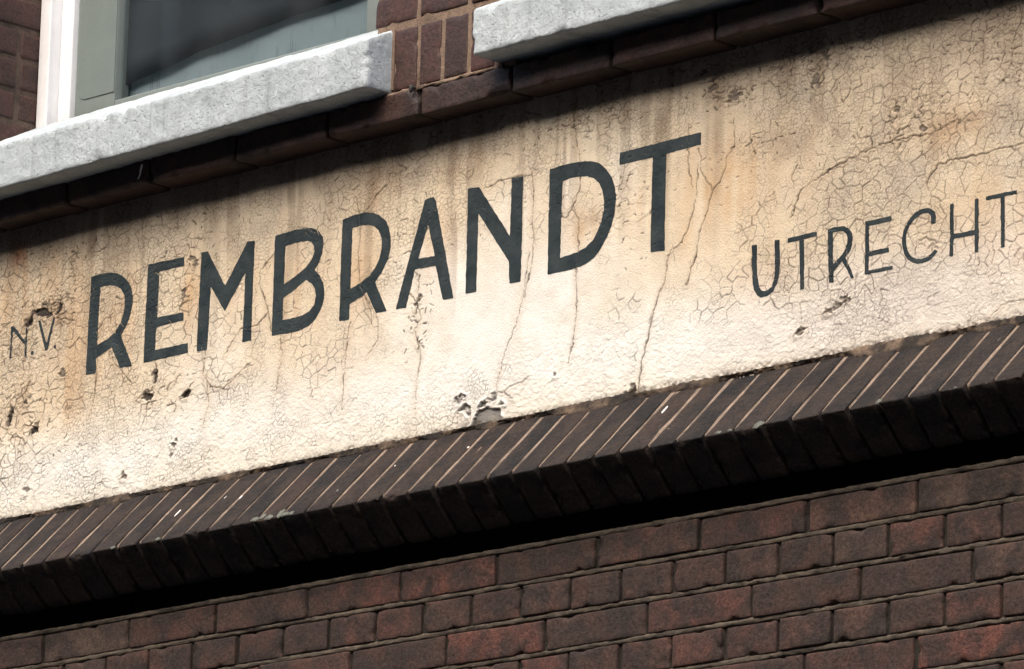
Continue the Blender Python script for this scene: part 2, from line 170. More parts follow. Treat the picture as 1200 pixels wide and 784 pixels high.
STAINS = [
    (-0.1476, 0.1721, 0.18, 0.113, 'o', 0.75), (0.0171, 0.0638, 0.12, 0.085, 'o', 0.45), (-0.0881, -0.0324, 0.12, 0.07, 'o', 0.55), (0.2449, 0.0876, 0.028, 0.045, 'o', 0.9),
    (0.2436, 0.1099, 0.06, 0.085, 'o', 0.4), (0.0796, 0.1211, 0.04, 0.056, 'o', 0.5), (0.425, 0.0955, 0.18, 0.085, 'o', 0.35), (0.5203, 0.0658, 0.05, 0.056, 'o', 0.35),
    (0.5796, -0.0866, 0.12, 0.085, 'o', 0.2), (0.6925, 0.0954, 0.06, 0.07, 'o', 0.45), (0.7274, 0.211, 0.08, 0.042, 'o', 0.6), (0.8527, 0.0833, 0.036, 0.085, 'o', 0.5),
    (0.9458, 0.2014, 0.12, 0.028, 'o', 0.4), (1.1033, 0.1113, 0.04, 0.085, 'o', 0.3), (1.1995, 0.0606, 0.036, 0.035, 'o', 0.75), (1.3011, 0.0777, 0.044, 0.07, 'o', 0.45),
    (1.4559, 0.0851, 0.09, 0.085, 'o', 0.6), (1.4031, 0.0333, 0.036, 0.056, 'o', 0.5), (1.5185, 0.0945, 0.06, 0.056, 'o', 0.5), (1.6417, 0.1197, 0.12, 0.056, 'o', 0.45),
    (1.5846, -0.077, 0.08, 0.056, 'o', 0.3), (1.6873, 0.0253, 0.12, 0.07, 'o', 0.25), (1.9586, 0.0828, 0.076, 0.039, 'o', 0.9), (1.9752, 0.0902, 0.06, 0.014, 'b', 0.5),
    (2.0263, -0.0456, 0.1, 0.056, 'o', 0.45), (2.0681, -0.1295, 0.08, 0.056, 'o', 0.35), (1.9187, -0.0533, 0.08, 0.042, 'o', 0.25), (1.8569, 0.1405, 0.12, 0.056, 'o', 0.3),
    (-0.1866, 0.2392, 0.02, 0.025, 'r', 0.8), (-0.2004, 0.2719, 0.08, 0.017, 'b', 0.4), (-0.0763, 0.1232, 0.08, 0.035, 'b', 0.4), (1.2179, 0.0671, 0.032, 0.014, 'b', 0.45),
    (0.6742, 0.0556, 0.024, 0.056, 'o', 0.4), (1.014, -0.0544, 0.24, 0.077, 'w', 0.95), (0.8749, 0.0234, 0.1, 0.056, 'w', 0.7), (1.1074, -0.0, 0.12, 0.056, 'w', 0.5),
    (0.0097, -0.1575, 0.32, 0.07, 'w', 0.55), (0.4371, -0.123, 0.3, 0.085, 'w', 0.45), (0.9598, -0.143, 0.4, 0.056, 'w', 0.7), (1.3171, -0.1421, 0.24, 0.056, 'w', 0.5),
    (1.4984, -0.1698, 0.3, 0.056, 'w', 0.45), (1.76, -0.1707, 0.3, 0.056, 'w', 0.4), (1.9619, -0.1765, 0.24, 0.056, 'w', 0.2), (1.1412, 0.1118, 0.04, 0.056, 'w', 0.4),
    (1.0279, 0.0823, 0.06, 0.085, 'w', 0.35), (1.2808, 0.136, 0.032, 0.056, 'w', 0.4), (0.3252, -0.0052, 0.08, 0.07, 'w', 0.3), (1.6319, 0.1683, 0.22, 0.07, 'g', 0.5),
    (1.8409, 0.0777, 0.12, 0.085, 'g', 0.55), (1.8215, 0.2264, 0.32, 0.056, 'g', 0.3), (2.0579, 0.0779, 0.08, 0.113, 'g', 0.5), (1.022, 0.2372, 0.24, 0.042, 'g', 0.4),
    (0.7874, 0.2149, 0.12, 0.035, 'g', 0.45), (1.3252, 0.1967, 0.12, 0.042, 'g', 0.3), (0.4206, 0.1763, 0.2, 0.035, 'g', 0.35), (1.7569, 0.0002, 0.12, 0.07, 'g', 0.35),
    (1.8449, -0.1709, 0.24, 0.056, 'g', 0.25), (1.6243, 0.1162, 0.06, 0.113, 'g', 0.3), (1.8611, -0.1346, 0.16, 0.07, 'g', 0.3), (0.096, 0.2079, 0.12, 0.035, 'g', 0.4),
    (-0.163, 0.0688, 0.12, 0.056, 'g', 0.3),
]
FLECKS = [(1.1747, 0.2377, 0.11, 0.039, 0.6), (1.2116, 0.2587, 0.12, 0.025, 0.5), (1.4698, 0.2455, 0.1, 0.035, 0.75), (1.4885, 0.2189, 0.05, 0.021, 0.9), (1.6829, 0.246, 0.06, 0.021, 0.5), (1.6837, 0.2057, 0.04, 0.028, 0.5), (1.7695, 0.2563, 0.12, 0.028, 0.5), (2.0403, 0.1849, 0.08, 0.085, 0.5), (2.0574, 0.1297, 0.04, 0.042, 0.6), (0.9037, 0.2725, 0.12, 0.028, 0.5), (0.6631, 0.2869, 0.1, 0.021, 0.5), (0.6019, 0.2833, 0.08, 0.017, 0.5), (0.4361, 0.276, 0.12, 0.021, 0.5), (0.3532, 0.2462, 0.12, 0.035, 0.3), (-0.0377, 0.2148, 0.08, 0.028, 0.5), (-0.0997, 0.1344, 0.08, 0.035, 0.7), (-0.1641, 0.084, 0.08, 0.07, 0.45), (-0.1773, -0.0495, 0.06, 0.07, 0.6), (-0.0849, -0.0776, 0.08, 0.056, 0.3), (0.2218, -0.0628, 0.1, 0.035, 0.45), (0.2182, 0.173, 0.08, 0.035, 0.35), (0.2626, 0.151, 0.04, 0.021, 0.6), (0.244, 0.1025, 0.028, 0.035, 0.6), (0.8185, -0.0379, 0.03, 0.056, 0.4), (0.8129, 0.0899, 0.05, 0.085, 0.3), (1.3011, 0.0777, 0.05, 0.085, 0.35), (1.9586, 0.0828, 0.04, 0.014, 0.7), (1.6303, 0.2425, 0.08, 0.014, 0.6), (1.2553, 0.0649, 0.03, 0.035, 0.6), (1.5798, 0.1308, 0.08, 0.028, 0.4), (1.8573, 0.1142, 0.1, 0.056, 0.45)]
SLOPE_JOINTS = [-0.4648, -0.4068, -0.3488, -0.2908, -0.2328, -0.1748, -0.1168, -0.0588, -0.0008, 0.0573, 0.1172, 0.1769, 0.2358, 0.2918, 0.3473, 0.4076, 0.4648, 0.5214, 0.5804, 0.6394, 0.6983, 0.7573, 0.8163, 0.8738, 0.9339, 0.9903, 1.0462, 1.1081, 1.163, 1.2207, 1.281, 1.3408, 1.3938, 1.4529, 1.5121, 1.5713, 1.6315, 1.694, 1.7471, 1.8056, 1.8607, 1.918, 1.975, 2.0342, 2.0872, 2.1398, 2.1978, 2.2558, 2.3138, 2.3718, 2.4298]


# ---------------------------------------------------------------- helpers
def rng(seed):
    return random.Random(seed)

def link(o, parent=None):
    COL.objects.link(o)
    if parent is not None:
        o.parent = parent
    return o

def tag(o, label=None, cat=None, group=None, kind=None):
    if label: o['label'] = label
    if cat: o['category'] = cat
    if group: o['group'] = group
    if kind: o['kind'] = kind
    return o

def thing(name, label, cat, loc=(0, 0, 0), group=None):
    o = bpy.data.objects.new(name, None)
    o.empty_display_size = 0.1
    o.location = (loc[0], loc[1], loc[2] + GZ)
    link(o)
    return tag(o, label, cat, group, 'thing')

def mesh(name, verts, faces, mat, smooth=True):
    me = bpy.data.meshes.new(name)
    me.from_pydata([tuple(v) for v in verts], [], [tuple(f) for f in faces])
    me.materials.append(mat)
    if smooth:
        me.polygons.foreach_set('use_smooth', [True] * len(me.polygons))
    me.update()
    return me

def part(name, me, parent, loc=(0, 0, 0), rot=(0, 0, 0), kind=None):
    """loc is in facade coordinates, parent sits somewhere on the facade"""
    o = bpy.data.objects.new(name, me)
    pl = parent.location
    o.location = (loc[0] - pl[0], loc[1] - pl[1], loc[2] + GZ - pl[2])
    o.rotation_euler = rot
    link(o, parent)
    if kind: o['kind'] = kind
    return o

def hash2(i, j, s):
    h = (i.astype(np.int64) * 374761393 + j.astype(np.int64) * 668265263 + s * 2147483647) & 0xffffffff
    h = ((h ^ (h >> 13)) * 1274126177) & 0xffffffff
    h = ((h ^ (h >> 16)) * 2246822519) & 0xffffffff
    h = h ^ (h >> 15)
    return (h & 0xffffff) / float(0xffffff)

def vn(x, y, s=0):
    """smooth value noise in -1..1"""
    i = np.floor(x); j = np.floor(y)
    u = x - i; v = y - j
    u = u * u * u * (u * (u * 6 - 15) + 10); v = v * v * v * (v * (v * 6 - 15) + 10)
    a = hash2(i, j, s); b = hash2(i + 1, j, s); c = hash2(i, j + 1, s); d = hash2(i + 1, j + 1, s)
    return ((a * (1 - u) + b * u) * (1 - v) + (c * (1 - u) + d * u) * v) * 2 - 1

def fbm(x, y, s=0, n=4, g=0.5):
    r = 0; a = 1.0; t = 0
    for k in range(n):
        r = r + a * vn(x * 2 ** k + 17.3 * k, y * 2 ** k + 9.1 * k, s + k * 31)
        t += a; a *= g
    return r / t

def n3(x, y, z, s=0):
    return (vn(x + z * 0.71, y - z * 0.43, s) + vn(y + 3.1 + x * 0.37, z + x * 0.29, s + 7) + vn(z - 5.7 + y * 0.31, x + y * 0.53, s + 13)) / 3

def sm(a, b, x):
    t = np.clip((x - a) / (b - a), 0, 1)
    return t * t * (3 - 2 * t)

def axis(h, r, step):
    n = max(1, int(round((2 * h - 2 * r) / step)))
    mid = np.linspace(-h + r, h - r, n + 1)
    return np.concatenate([[-h, -h + 0.3 * r], mid, [h - 0.3 * r, h]])

def rough_box(name, dims, mat, seed, r=0.003, step=0.006, amp=0.0006, wob=0.0010, chips=3, chip_r=(0.005, 0.014), chip_d=0.004, shear=None, cut=None, freq=55.0):
    """a block with rounded, uneven, chipped edges; faces carry real relief. cut: set of (axis, sign) faces left out"""
    hx, hy, hz = dims[0] / 2, dims[1] / 2, dims[2] / 2
    A = [axis(hx, r, step), axis(hy, r, step), axis(hz, r, step)]
    N = [len(a) for a in A]
    ids = {}; P = []; F = []
    def vid(i, j, k):
        q = (i, j, k)
        if q not in ids:
            ids[q] = len(P); P.append((A[0][i], A[1][j], A[2][k]))
        return ids[q]
    cut = cut or set()
    for ax in range(3):
        b, c = [(1, 2), (2, 0), (0, 1)][ax]
        for sg in (-1, 1):
            if (ax, sg) in cut: continue
            for m in range(N[b] - 1):
                for n in range(N[c] - 1):
                    q = []
                    for dm, dn in ((0, 0), (1, 0), (1, 1), (0, 1)):
                        t = [0, 0, 0]; t[ax] = 0 if sg < 0 else N[ax] - 1; t[b] = m + dm; t[c] = n + dn
                        q.append(vid(*t))
                    F.append(q if sg > 0 else q[::-1])
    P = np.array(P)
    H = np.array([hx, hy, hz])
    inner = np.clip(P, -(H - r), H - r)
    d = P - inner
    ln = np.linalg.norm(d, axis=1, keepdims=True)
    nrm = d / np.maximum(ln, 1e-9)
    Q = inner + nrm * r
    so = seed * 13.7
    n1 = n3(P[:, 0] * freq + so, P[:, 1] * freq, P[:, 2] * freq, seed)
    n2 = n3(P[:, 0] * freq * 3.1 + so, P[:, 1] * freq * 3.1, P[:, 2] * freq * 3.1, seed + 5)
    nl = n3(P[:, 0] * 14 + so, P[:, 1] * 14, P[:, 2] * 14, seed + 9)
    Q += nrm * (amp * (n1 + 0.7 * n2) + wob * nl)[:, None]
    R_ = rng(seed * 77 + 1)
    for c in range(chips):
        s = [R_.choice((-1, 1)) * H[k] for k in range(3)]
        free = R_.choice((0, 0, 2)) if dims[0] > dims[2] else R_.choice((0, 2, 2))
        s[free] = R_.uniform(-H[free], H[free])
        s[1] = -H[1]
        rad = R_.uniform(*chip_r)
        dist = np.linalg.norm((Q - np.array(s)) * np.array([1, 1, 1.3]), axis=1) / rad
        k = np.clip(1 - dist, 0, 1) ** 0.7
        Q -= nrm * (k * chip_d * R_.uniform(0.5, 1.2))[:, None]
    if shear is not None:
        Q = shear(Q)
    return mesh(name, Q, F, mat)

def box_mesh(name, x0, x1, y0, y1, z0, z1, mat):
    V = [(x, y, z) for x in (x0, x1) for y in (y0, y1) for z in (z0, z1)]
    F = [(0, 1, 3, 2), (4, 6, 7, 5), (0, 4, 5, 1), (2, 3, 7, 6), (0, 2, 6, 4), (1, 5, 7, 3)]
    return mesh(name, V, F, mat, smooth=False)

# ---------------------------------------------------------------- materials
def new_mat(name):
    m = bpy.data.materials.new(name)
    m.use_nodes = True
    nt = m.node_tree
    b = nt.nodes['Principled BSDF']
    return m, nt, b

class NB:
    def __init__(s, nt): s.nt = nt
    def n(s, t, **kw):
        nd = s.nt.nodes.new(t)
        for k, v in kw.items():
            if k.startswith('i_'):
                nd.inputs[k[2:].replace('_', ' ')].default_value = v
            else: setattr(nd, k, v)
        return nd
    def l(s, a, b): s.nt.links.new(a, b)
    def coord(s, rnd=True):
        tc = s.n('ShaderNodeTexCoord')
        if not rnd: return tc.outputs['Object']
        oi = s.n('ShaderNodeObjectInfo')
        mu = s.n('ShaderNodeMath', operation='MULTIPLY'); mu.inputs[1].default_value = 37.0
        s.l(oi.outputs['Random'], mu.inputs[0])
        ad = s.n('ShaderNodeVectorMath', operation='ADD')
        s.l(tc.outputs['Object'], ad.inputs[0]); s.l(mu.outputs[0], ad.inputs[1])
        s.rand = oi.outputs['Random']
        return ad.outputs[0]
    def noise(s, vec, scale, detail=4, rough=0.55, stretch=None):
        if stretch:
            mp = s.n('ShaderNodeMapping'); mp.inputs['Scale'].default_value = stretch
            s.l(vec, mp.inputs[0]); vec = mp.outputs[0]
        t = s.n('ShaderNodeTexNoise'); t.inputs['Scale'].default_value = scale
        t.inputs['Detail'].default_value = detail; t.inputs['Roughness'].default_value = rough
        s.l(vec, t.inputs['Vector'])
        return t.outputs['Fac']
    def ramp(s, fac, stops, interp='LINEAR'):
        r = s.n('ShaderNodeValToRGB'); r.color_ramp.interpolation = interp
        el = r.color_ramp.elements
        while len(el) < len(stops): el.new(0.5)
        for e, (p, c) in zip(el, stops):
            e.position = p
            e.color = (c, c, c, 1) if isinstance(c, (int, float)) else (*c, 1)
        s.l(fac, r.inputs[0])
        return r.outputs[0]
    def mix(s, fac, a, b, mode='MIX'):
        m = s.n('ShaderNodeMix', data_type='RGBA', blend_type=mode)
        for sock, v in ((m.inputs[0], fac), (m.inputs[6], a), (m.inputs[7], b)):
            if isinstance(v, (int, float)): sock.default_value = v
            elif isinstance(v, tuple): sock.default_value = (*v, 1)
            else: s.l(v, sock)
        return m.outputs[2]
    def math(s, op, a, b):
        m = s.n('ShaderNodeMath', operation=op)
        for sock, v in ((m.inputs[0], a), (m.inputs[1], b)):
            if isinstance(v, (int, float)): sock.default_value = v
            else: s.l(v, sock)
        return m.outputs[0]
    def bump(s, h, dist, strength=1.0, prev=None):
        b = s.n('ShaderNodeBump'); b.inputs['Distance'].default_value = dist; b.inputs['Strength'].default_value = strength
        s.l(h, b.inputs['Height'])
        if prev is not None: s.l(prev, b.inputs['Normal'])
        return b.outputs[0]

def brick_mat(name, cols, soot, soot_amt, spec=0.25, rough=0.85, rnd_amt=1.0, bump=0.0009, speck=None):
    m, nt, b = new_mat(name)
    k = NB(nt); v = k.coord()
    base = k.ramp(k.rand, [(i / max(1, len(cols) - 1), c) for i, c in enumerate(cols)])
    n1 = k.noise(v, 22, 4, 0.6)
    base = k.mix(k.ramp(n1, [(0.38, 0.0), (0.62, 0.85)]), base, cols[len(cols) // 2])
    n2 = k.noise(v, 17, 6, 0.68)
    base = k.mix(k.ramp(n2, [(0.44, 0.0), (0.60, soot_amt)]), base, soot)
    n3_ = k.noise(v, 190, 3, 0.6)
    base = k.mix(1.0, base, k.ramp(n3_, [(0.25, 0.50), (0.75, 1.38)]), 'MULTIPLY')
    n4 = k.noise(v, 620, 2, 0.5)
    base = k.mix(1.0, base, k.ramp(n4, [(0.3, 0.72), (0.7, 1.22)]), 'MULTIPLY')
    if speck:
        n5 = k.noise(v, 260, 2, 0.5)
        base = k.mix(k.ramp(n5, [(0.70, 0.0), (0.76, 0.7)]), base, speck)
    k.l(base, b.inputs['Base Color'])
    b.inputs['Roughness'].default_value = rough
    b.inputs['Specular IOR Level'].default_value = spec
    h = k.math('ADD', k.math('MULTIPLY', k.noise(v, 120, 4, 0.65), 1.0), k.math('MULTIPLY', n4, 0.35))
    k.l(k.bump(h, bump * 2.2), b.inputs['Normal'])
    return m

def mortar_mat(name, a, c, dirt, lo=0.4, hi=0.65, bump=0.0012):
    m, nt, b = new_mat(name)
    k = NB(nt); v = k.coord(False)
    col = k.mix(k.ramp(k.noise(v, 60, 4, 0.6), [(0.35, 0.0), (0.65, 1.0)]), a, c)
    col = k.mix(k.ramp(k.noise(v, 16, 4, 0.65), [(lo, 0.0), (hi, 1.0)]), col, dirt)
    n4 = k.noise(v, 500, 3, 0.6)
    col = k.mix(1.0, col, k.ramp(n4, [(0.3, 0.65), (0.7, 1.2)]), 'MULTIPLY')
    k.l(col, b.inputs['Base Color'])
    b.inputs['Roughness'].default_value = 0.95
    b.inputs['Specular IOR Level'].default_value = 0.15
    k.l(k.bump(k.noise(v, 240, 5, 0.7), bump * 2), b.inputs['Normal'])
    return m

M_brick_low = brick_mat('lower_wall_brick', [(0.060, 0.036, 0.028), (0.108, 0.050, 0.038), (0.086, 0.050, 0.039), (0.135, 0.056, 0.042), (0.052, 0.037, 0.031), (0.100, 0.048, 0.037), (0.092, 0.064, 0.050), (0.072, 0.036, 0.029)], (0.034, 0.027, 0.024), 0.85)
M_brick_slope = brick_mat('sooty_ledge_brick', [(0.024, 0.020, 0.019), (0.038, 0.027, 0.023), (0.018, 0.017, 0.017), (0.030, 0.024, 0.021), (0.026, 0.022, 0.021)], (0.052, 0.038, 0.030), 0.6, spec=0.15, rough=0.85, speck=(0.13, 0.115, 0.10))
M_brick_up = brick_mat('glazed_dark_brick', [(0.060, 0.030, 0.024), (0.074, 0.035, 0.028), (0.050, 0.029, 0.024)], (0.030, 0.021, 0.018), 0.6, spec=0.35, rough=0.6, bump=0.0006)
M_mortar_low = mortar_mat('dark_pointing', (0.135, 0.110, 0.084), (0.090, 0.076, 0.060), (0.045, 0.038, 0.031), 0.48, 0.68)
M_mortar_deep = mortar_mat('shaded_bed_mortar', (0.045, 0.040, 0.032), (0.035, 0.032, 0.027), (0.02, 0.018, 0.015))
M_mortar_tan = mortar_mat('tan_mortar', (0.31, 0.235, 0.18), (0.22, 0.17, 0.13), (0.085, 0.068, 0.054), 0.46, 0.70)
M_brick_string = brick_mat('sooty_string_brick', [(0.046, 0.025, 0.020), (0.058, 0.030, 0.024), (0.038, 0.023, 0.019)], (0.020, 0.014, 0.012), 0.8, spec=0.35, rough=0.6, bump=0.0008)
M_mortar_reveal = mortar_mat('reveal_mortar', (0.14, 0.10, 0.078), (0.10, 0.075, 0.058), (0.05, 0.04, 0.034), 0.5, 0.75)
M_mortar_pier = mortar_mat('pier_mortar', (0.27, 0.195, 0.145), (0.20, 0.145, 0.105), (0.09, 0.066, 0.052), 0.5, 0.75)
M_fillet = mortar_mat('dirty_fillet', (0.20, 0.145, 0.10), (0.09, 0.07, 0.055), (0.035, 0.030, 0.026), 0.40, 0.56)

def sill_material():
    m, nt, b = new_mat('painted_concrete')
    k = NB(nt); v = k.coord(False)
    col = k.mix(k.ramp(k.noise(v, 9, 5, 0.6), [(0.35, 0.0), (0.7, 1.0)]), (0.46, 0.51, 0.525), (0.36, 0.41, 0.425))
    runs = k.noise(v, 4, 4, 0.6, stretch=(9, 3, 0.8))
    col = k.mix(k.ramp(runs, [(0.52, 0.0), (0.70, 0.5)]), col, (0.20, 0.22, 0.22))
    col = k.mix(k.ramp(k.noise(v, 150, 4, 0.65), [(0.30, 0.5), (0.40, 0.0)]), col, (0.24, 0.25, 0.25))
    col = k.mix(k.ramp(k.noise(v, 300, 2, 0.5), [(0.22, 0.7), (0.29, 0.0)]), col, (0.10, 0.10, 0.10))
    col = k.mix(k.ramp(k.noise(v, 45, 3, 0.6), [(0.60, 0.0), (0.72, 0.6)]), col, (0.55, 0.60, 0.61))
    k.l(col, b.inputs['Base Color'])
    b.inputs['Roughness'].default_value = 0.9
    b.inputs['Specular IOR Level'].default_value = 0.2
    h = k.math('ADD', k.ramp(k.noise(v, 210, 3, 0.6), [(0.25, 0.0), (0.42, 1.0)]), k.math('MULTIPLY', k.noise(v, 80, 4, 0.6), 1.6))
    k.l(k.bump(h, 0.0016), b.inputs['Normal'])
    return m
M_sill = sill_material()

def simple(name, col, rough=0.6, spec=0.3, var=0.12, scale=40, bump=0.0):
    m, nt, b = new_mat(name)
    k = NB(nt); v = k.coord(False)
    n = k.noise(v, scale, 4, 0.6)
    c = k.mix(1.0, (*col,), k.ramp(n, [(0.3, 1 - var), (0.7, 1 + var)]), 'MULTIPLY')
    k.l(c, b.inputs['Base Color'])
    b.inputs['Roughness'].default_value = rough
    b.inputs['Specular IOR Level'].default_value = spec
    if bump: k.l(k.bump(k.noise(v, scale * 6, 3, 0.6), bump), b.inputs['Normal'])
    return m
M_white = simple('white_gloss_paint', (0.80, 0.80, 0.80), 0.45, 0.4, 0.05, 25, 0.0006)
M_sash = simple('grey_green_paint', (0.185, 0.218, 0.205), 0.5, 0.35, 0.06, 18, 0.0003)
M_sash2 = simple('grey_green_paint_dull', (0.155, 0.188, 0.175), 0.5, 0.35, 0.06, 18, 0.0003)
M_blind = simple('charcoal_blind', (0.042, 0.050, 0.055), 0.9, 0.1, 0.05, 12)
M_haze_net = simple('pale_haze_net', (0.26, 0.315, 0.33), 0.9, 0.1, 0.06, 9)  # cloth colour standing in for the haze low in the pane
M_room = simple('dark_room', (0.02, 0.02, 0.02), 0.9, 0.1, 0.1, 3)
M_iron = simple('rusted_iron', (0.02, 0.017, 0.015), 0.6, 0.5, 0.4, 200, 0.001)
M_lichen = simple('pale_lichen', (0.27, 0.28, 0.24), 0.95, 0.1, 0.7, 400, 0.004)
M_drip = simple('white_dropping', (0.72, 0.72, 0.70), 0.8, 0.2, 0.1, 100)
M_asphalt = simple('asphalt', (0.04, 0.04, 0.04), 0.9, 0.2, 0.25, 30)

def glass_material():
    m, nt, b = new_mat('window_glass')
    nt.nodes.remove(b)
    k = NB(nt)
    out = nt.nodes['Material Output']
    tr = k.n('ShaderNodeBsdfTransparent'); tr.inputs[0].default_value = (0.88, 0.90, 0.91, 1)
    gl = k.n('ShaderNodeBsdfGlossy'); gl.inputs['Roughness'].default_value = 0.02
    fr = k.n('ShaderNodeFresnel'); fr.inputs[0].default_value = 1.5
    mx = k.n('ShaderNodeMixShader')
    ge = k.n('ShaderNodeNewGeometry')
    k.l(k.math('MULTIPLY', fr.outputs[0], k.math('SUBTRACT', 1.0, ge.outputs['Backfacing'])), mx.inputs[0]); k.l(tr.outputs[0], mx.inputs[1]); k.l(gl.outputs[0], mx.inputs[2])
    # dried dirt runs on the lower part of the pane
    v = k.coord(False)
    runs = k.noise(v, 5, 3, 0.6, stretch=(46, 1, 2.2))
    sx = k.n('ShaderNodeSeparateXYZ'); k.l(v, sx.inputs[0])
    low = k.ramp(sx.outputs['Z'], [(0.0, 1.0), (0.085, 0.0)])
    dirt = k.math('MULTIPLY', k.ramp(runs, [(0.60, 0.0), (0.70, 0.5)]), low)
    haze = k.math('MULTIPLY', k.ramp(k.noise(v, 7, 4, 0.6), [(0.4, 0.0), (0.8, 0.04)]), 1.0)
    d1 = k.n('ShaderNodeBsdfDiffuse'); d1.inputs[0].default_value = (0.33, 0.36, 0.36, 1)
    d2 = k.n('ShaderNodeBsdfDiffuse'); d2.inputs[0].default_value = (0.05, 0.055, 0.05, 1)
    m2 = k.n('ShaderNodeMixShader'); k.l(haze, m2.inputs[0]); k.l(mx.outputs[0], m2.inputs[1]); k.l(d1.outputs[0], m2.inputs[2])
    m3 = k.n('ShaderNodeMixShader'); k.l(dirt, m3.inputs[0]); k.l(m2.outputs[0], m3.inputs[1]); k.l(d2.outputs[0], m3.inputs[2])
    k.l(m3.outputs[0], out.inputs[0])
    return m
M_glass = glass_material()

def plaster_material():
    m, nt, b = new_mat('cracked_cream_paint')
    k = NB(nt)
    at = k.n('ShaderNodeVertexColor', layer_name='coat')
    v = k.coord(False)
    f1 = k.noise(v, 300, 3, 0.6)
    col = k.mix(1.0, at.outputs['Color'], k.ramp(f1, [(0.3, 0.90), (0.7, 1.06)]), 'MULTIPLY')
    f2 = k.noise(v, 900, 2, 0.5)
    col = k.mix(k.ramp(f2, [(0.22, 0.5), (0.32, 0.0)]), col, (0.22, 0.17, 0.12))
    k.l(col, b.inputs['Base Color'])
    b.inputs['Roughness'].default_value = 0.75
    b.inputs['Specular IOR Level'].default_value = 0.25
    h = k.math('ADD', k.noise(v, 330, 4, 0.65), k.math('MULTIPLY', f2, 0.3))
    k.l(k.bump(h, 0.0011), b.inputs['Normal'])
    return m
M_plaster = plaster_material()

def letter_material():
    m, nt, b = new_mat('dark_green_sign_paint')
    k = NB(nt); v = k.coord()
    col = k.mix(k.ramp(k.noise(v, 30, 4, 0.6), [(0.35, 0.0), (0.7, 1.0)]), (0.011, 0.019, 0.021), (0.034, 0.045, 0.045))
    f = k.noise(v, 420, 3, 0.6)
    col = k.mix(k.ramp(f, [(0.62, 0.0), (0.80, 0.35)]), col, (0.12, 0.14, 0.14))
    f3 = k.noise(v, 210, 4, 0.65)
    col = k.mix(k.ramp(f3, [(0.70, 0.0), (0.74, 0.7)]), col, (0.40, 0.36, 0.29))
    k.l(col, b.inputs['Base Color'])
    b.inputs['Roughness'].default_value = 0.55
    b.inputs['Specular IOR Level'].default_value = 0.35
    k.l(k.bump(k.noise(v, 330, 4, 0.65), 0.0004), b.inputs['Normal'])
    return m
M_letter = letter_material()

# ---------------------------------------------------------------- street
def street():
    bm = bmesh.new()
    bmesh.ops.create_grid(bm, x_segments=2, y_segments=2, size=400)
    me = bpy.data.meshes.new('street'); bm.to_mesh(me); bm.free()
    me.materials.append(M_asphalt)
    o = link(bpy.data.objects.new('street', me))
    tag(o, kind='structure')
street()

def unseen_house():  # unseen house added to block low sky and darken the ledge underside
    w = thing('sky_block_house', 'long brown brick house added unseen across the street to block low sky', 'building', (4, -11, -GZ))
    m = brick_mat('far_brick', [(0.10, 0.06, 0.045), (0.11, 0.065, 0.05)], (0.05, 0.04, 0.035), 0.5)
    part('wall', box_mesh('wall', -60, 70, -21, -11, -GZ, 7.6, m), w)
    V = [(-60.3, -21.3, 7.6), (70.3, -21.3, 7.6), (70.3, -10.7, 7.6), (-60.3, -10.7, 7.6), (-60.3, -16, 10.0), (70.3, -16, 10.0)]
    part('roof', mesh('roof', V, [(0, 1, 5, 4), (2, 3, 4, 5), (3, 0, 4), (1, 2, 5), (0, 3, 2, 1)], simple('roof_tile', (0.09, 0.05, 0.04), 0.8, 0.2, 0.2, 5), False), w)
    fr = box_mesh('window_frame', -0.62, 0.62, -0.06, 0.0, -0.95, 0.95, M_white); pn = box_mesh('pane', -0.54, 0.54, -0.02, 0.02, -0.87, 0.87, simple('far_glass', (0.02, 0.025, 0.03), 0.1, 0.5, 0.1, 2))
    for fz in (-1.9, 1.6, 5.0):
        for i in range(18):
            x = -23 + i * 3.2
            f = part('window', fr, w, (x, -10.96, fz))
            q = bpy.data.objects.new('pane', pn); q.location = (0, 0.004, 0); link(q, f)
unseen_house()

X0, X1 = -0.45, 2.42          # built stretch of the facade
YL = -0.045                   # face of the lower wall

# ---------------------------------------------------------------- lower brick wall (cross bond)
def strip_mesh(name, x0, x1, y, z0, z1, mat, seed, depth=0.02, step=0.008, amp=0.0008):
    """a long mortar strip with an uneven, slightly rounded front"""
    n = int((x1 - x0) / step) + 1
    xs = np.linspace(x0, x1, n)
    prof = [(depth, 0.0), (0.0016, 0.0), (0.0, 0.22), (-0.0004, 0.5), (0.0, 0.78), (0.0016, 1.0), (depth, 1.0)]
    V = []; F = []
    for a, (dy, t) in enumerate(prof):
        zz = z0 + (z1 - z0) * t + amp * vn(xs * 60, xs * 0 + a * 3.7, seed) + 0.6 * amp * vn(xs * 210, xs * 0 + a * 1.7, seed + 3)
        yy = y + dy + amp * 1.2 * vn(xs * 90 + a, xs * 0 + a, seed + 8)
        for q in range(n): V.append((xs[q], yy[q], zz[q]))
    for a in range(len(prof) - 1):
        for q in range(n - 1):
            i = a * n + q
            F.append((i, i + 1, i + n + 1, i + n))
    return mesh(name, V, F, mat)

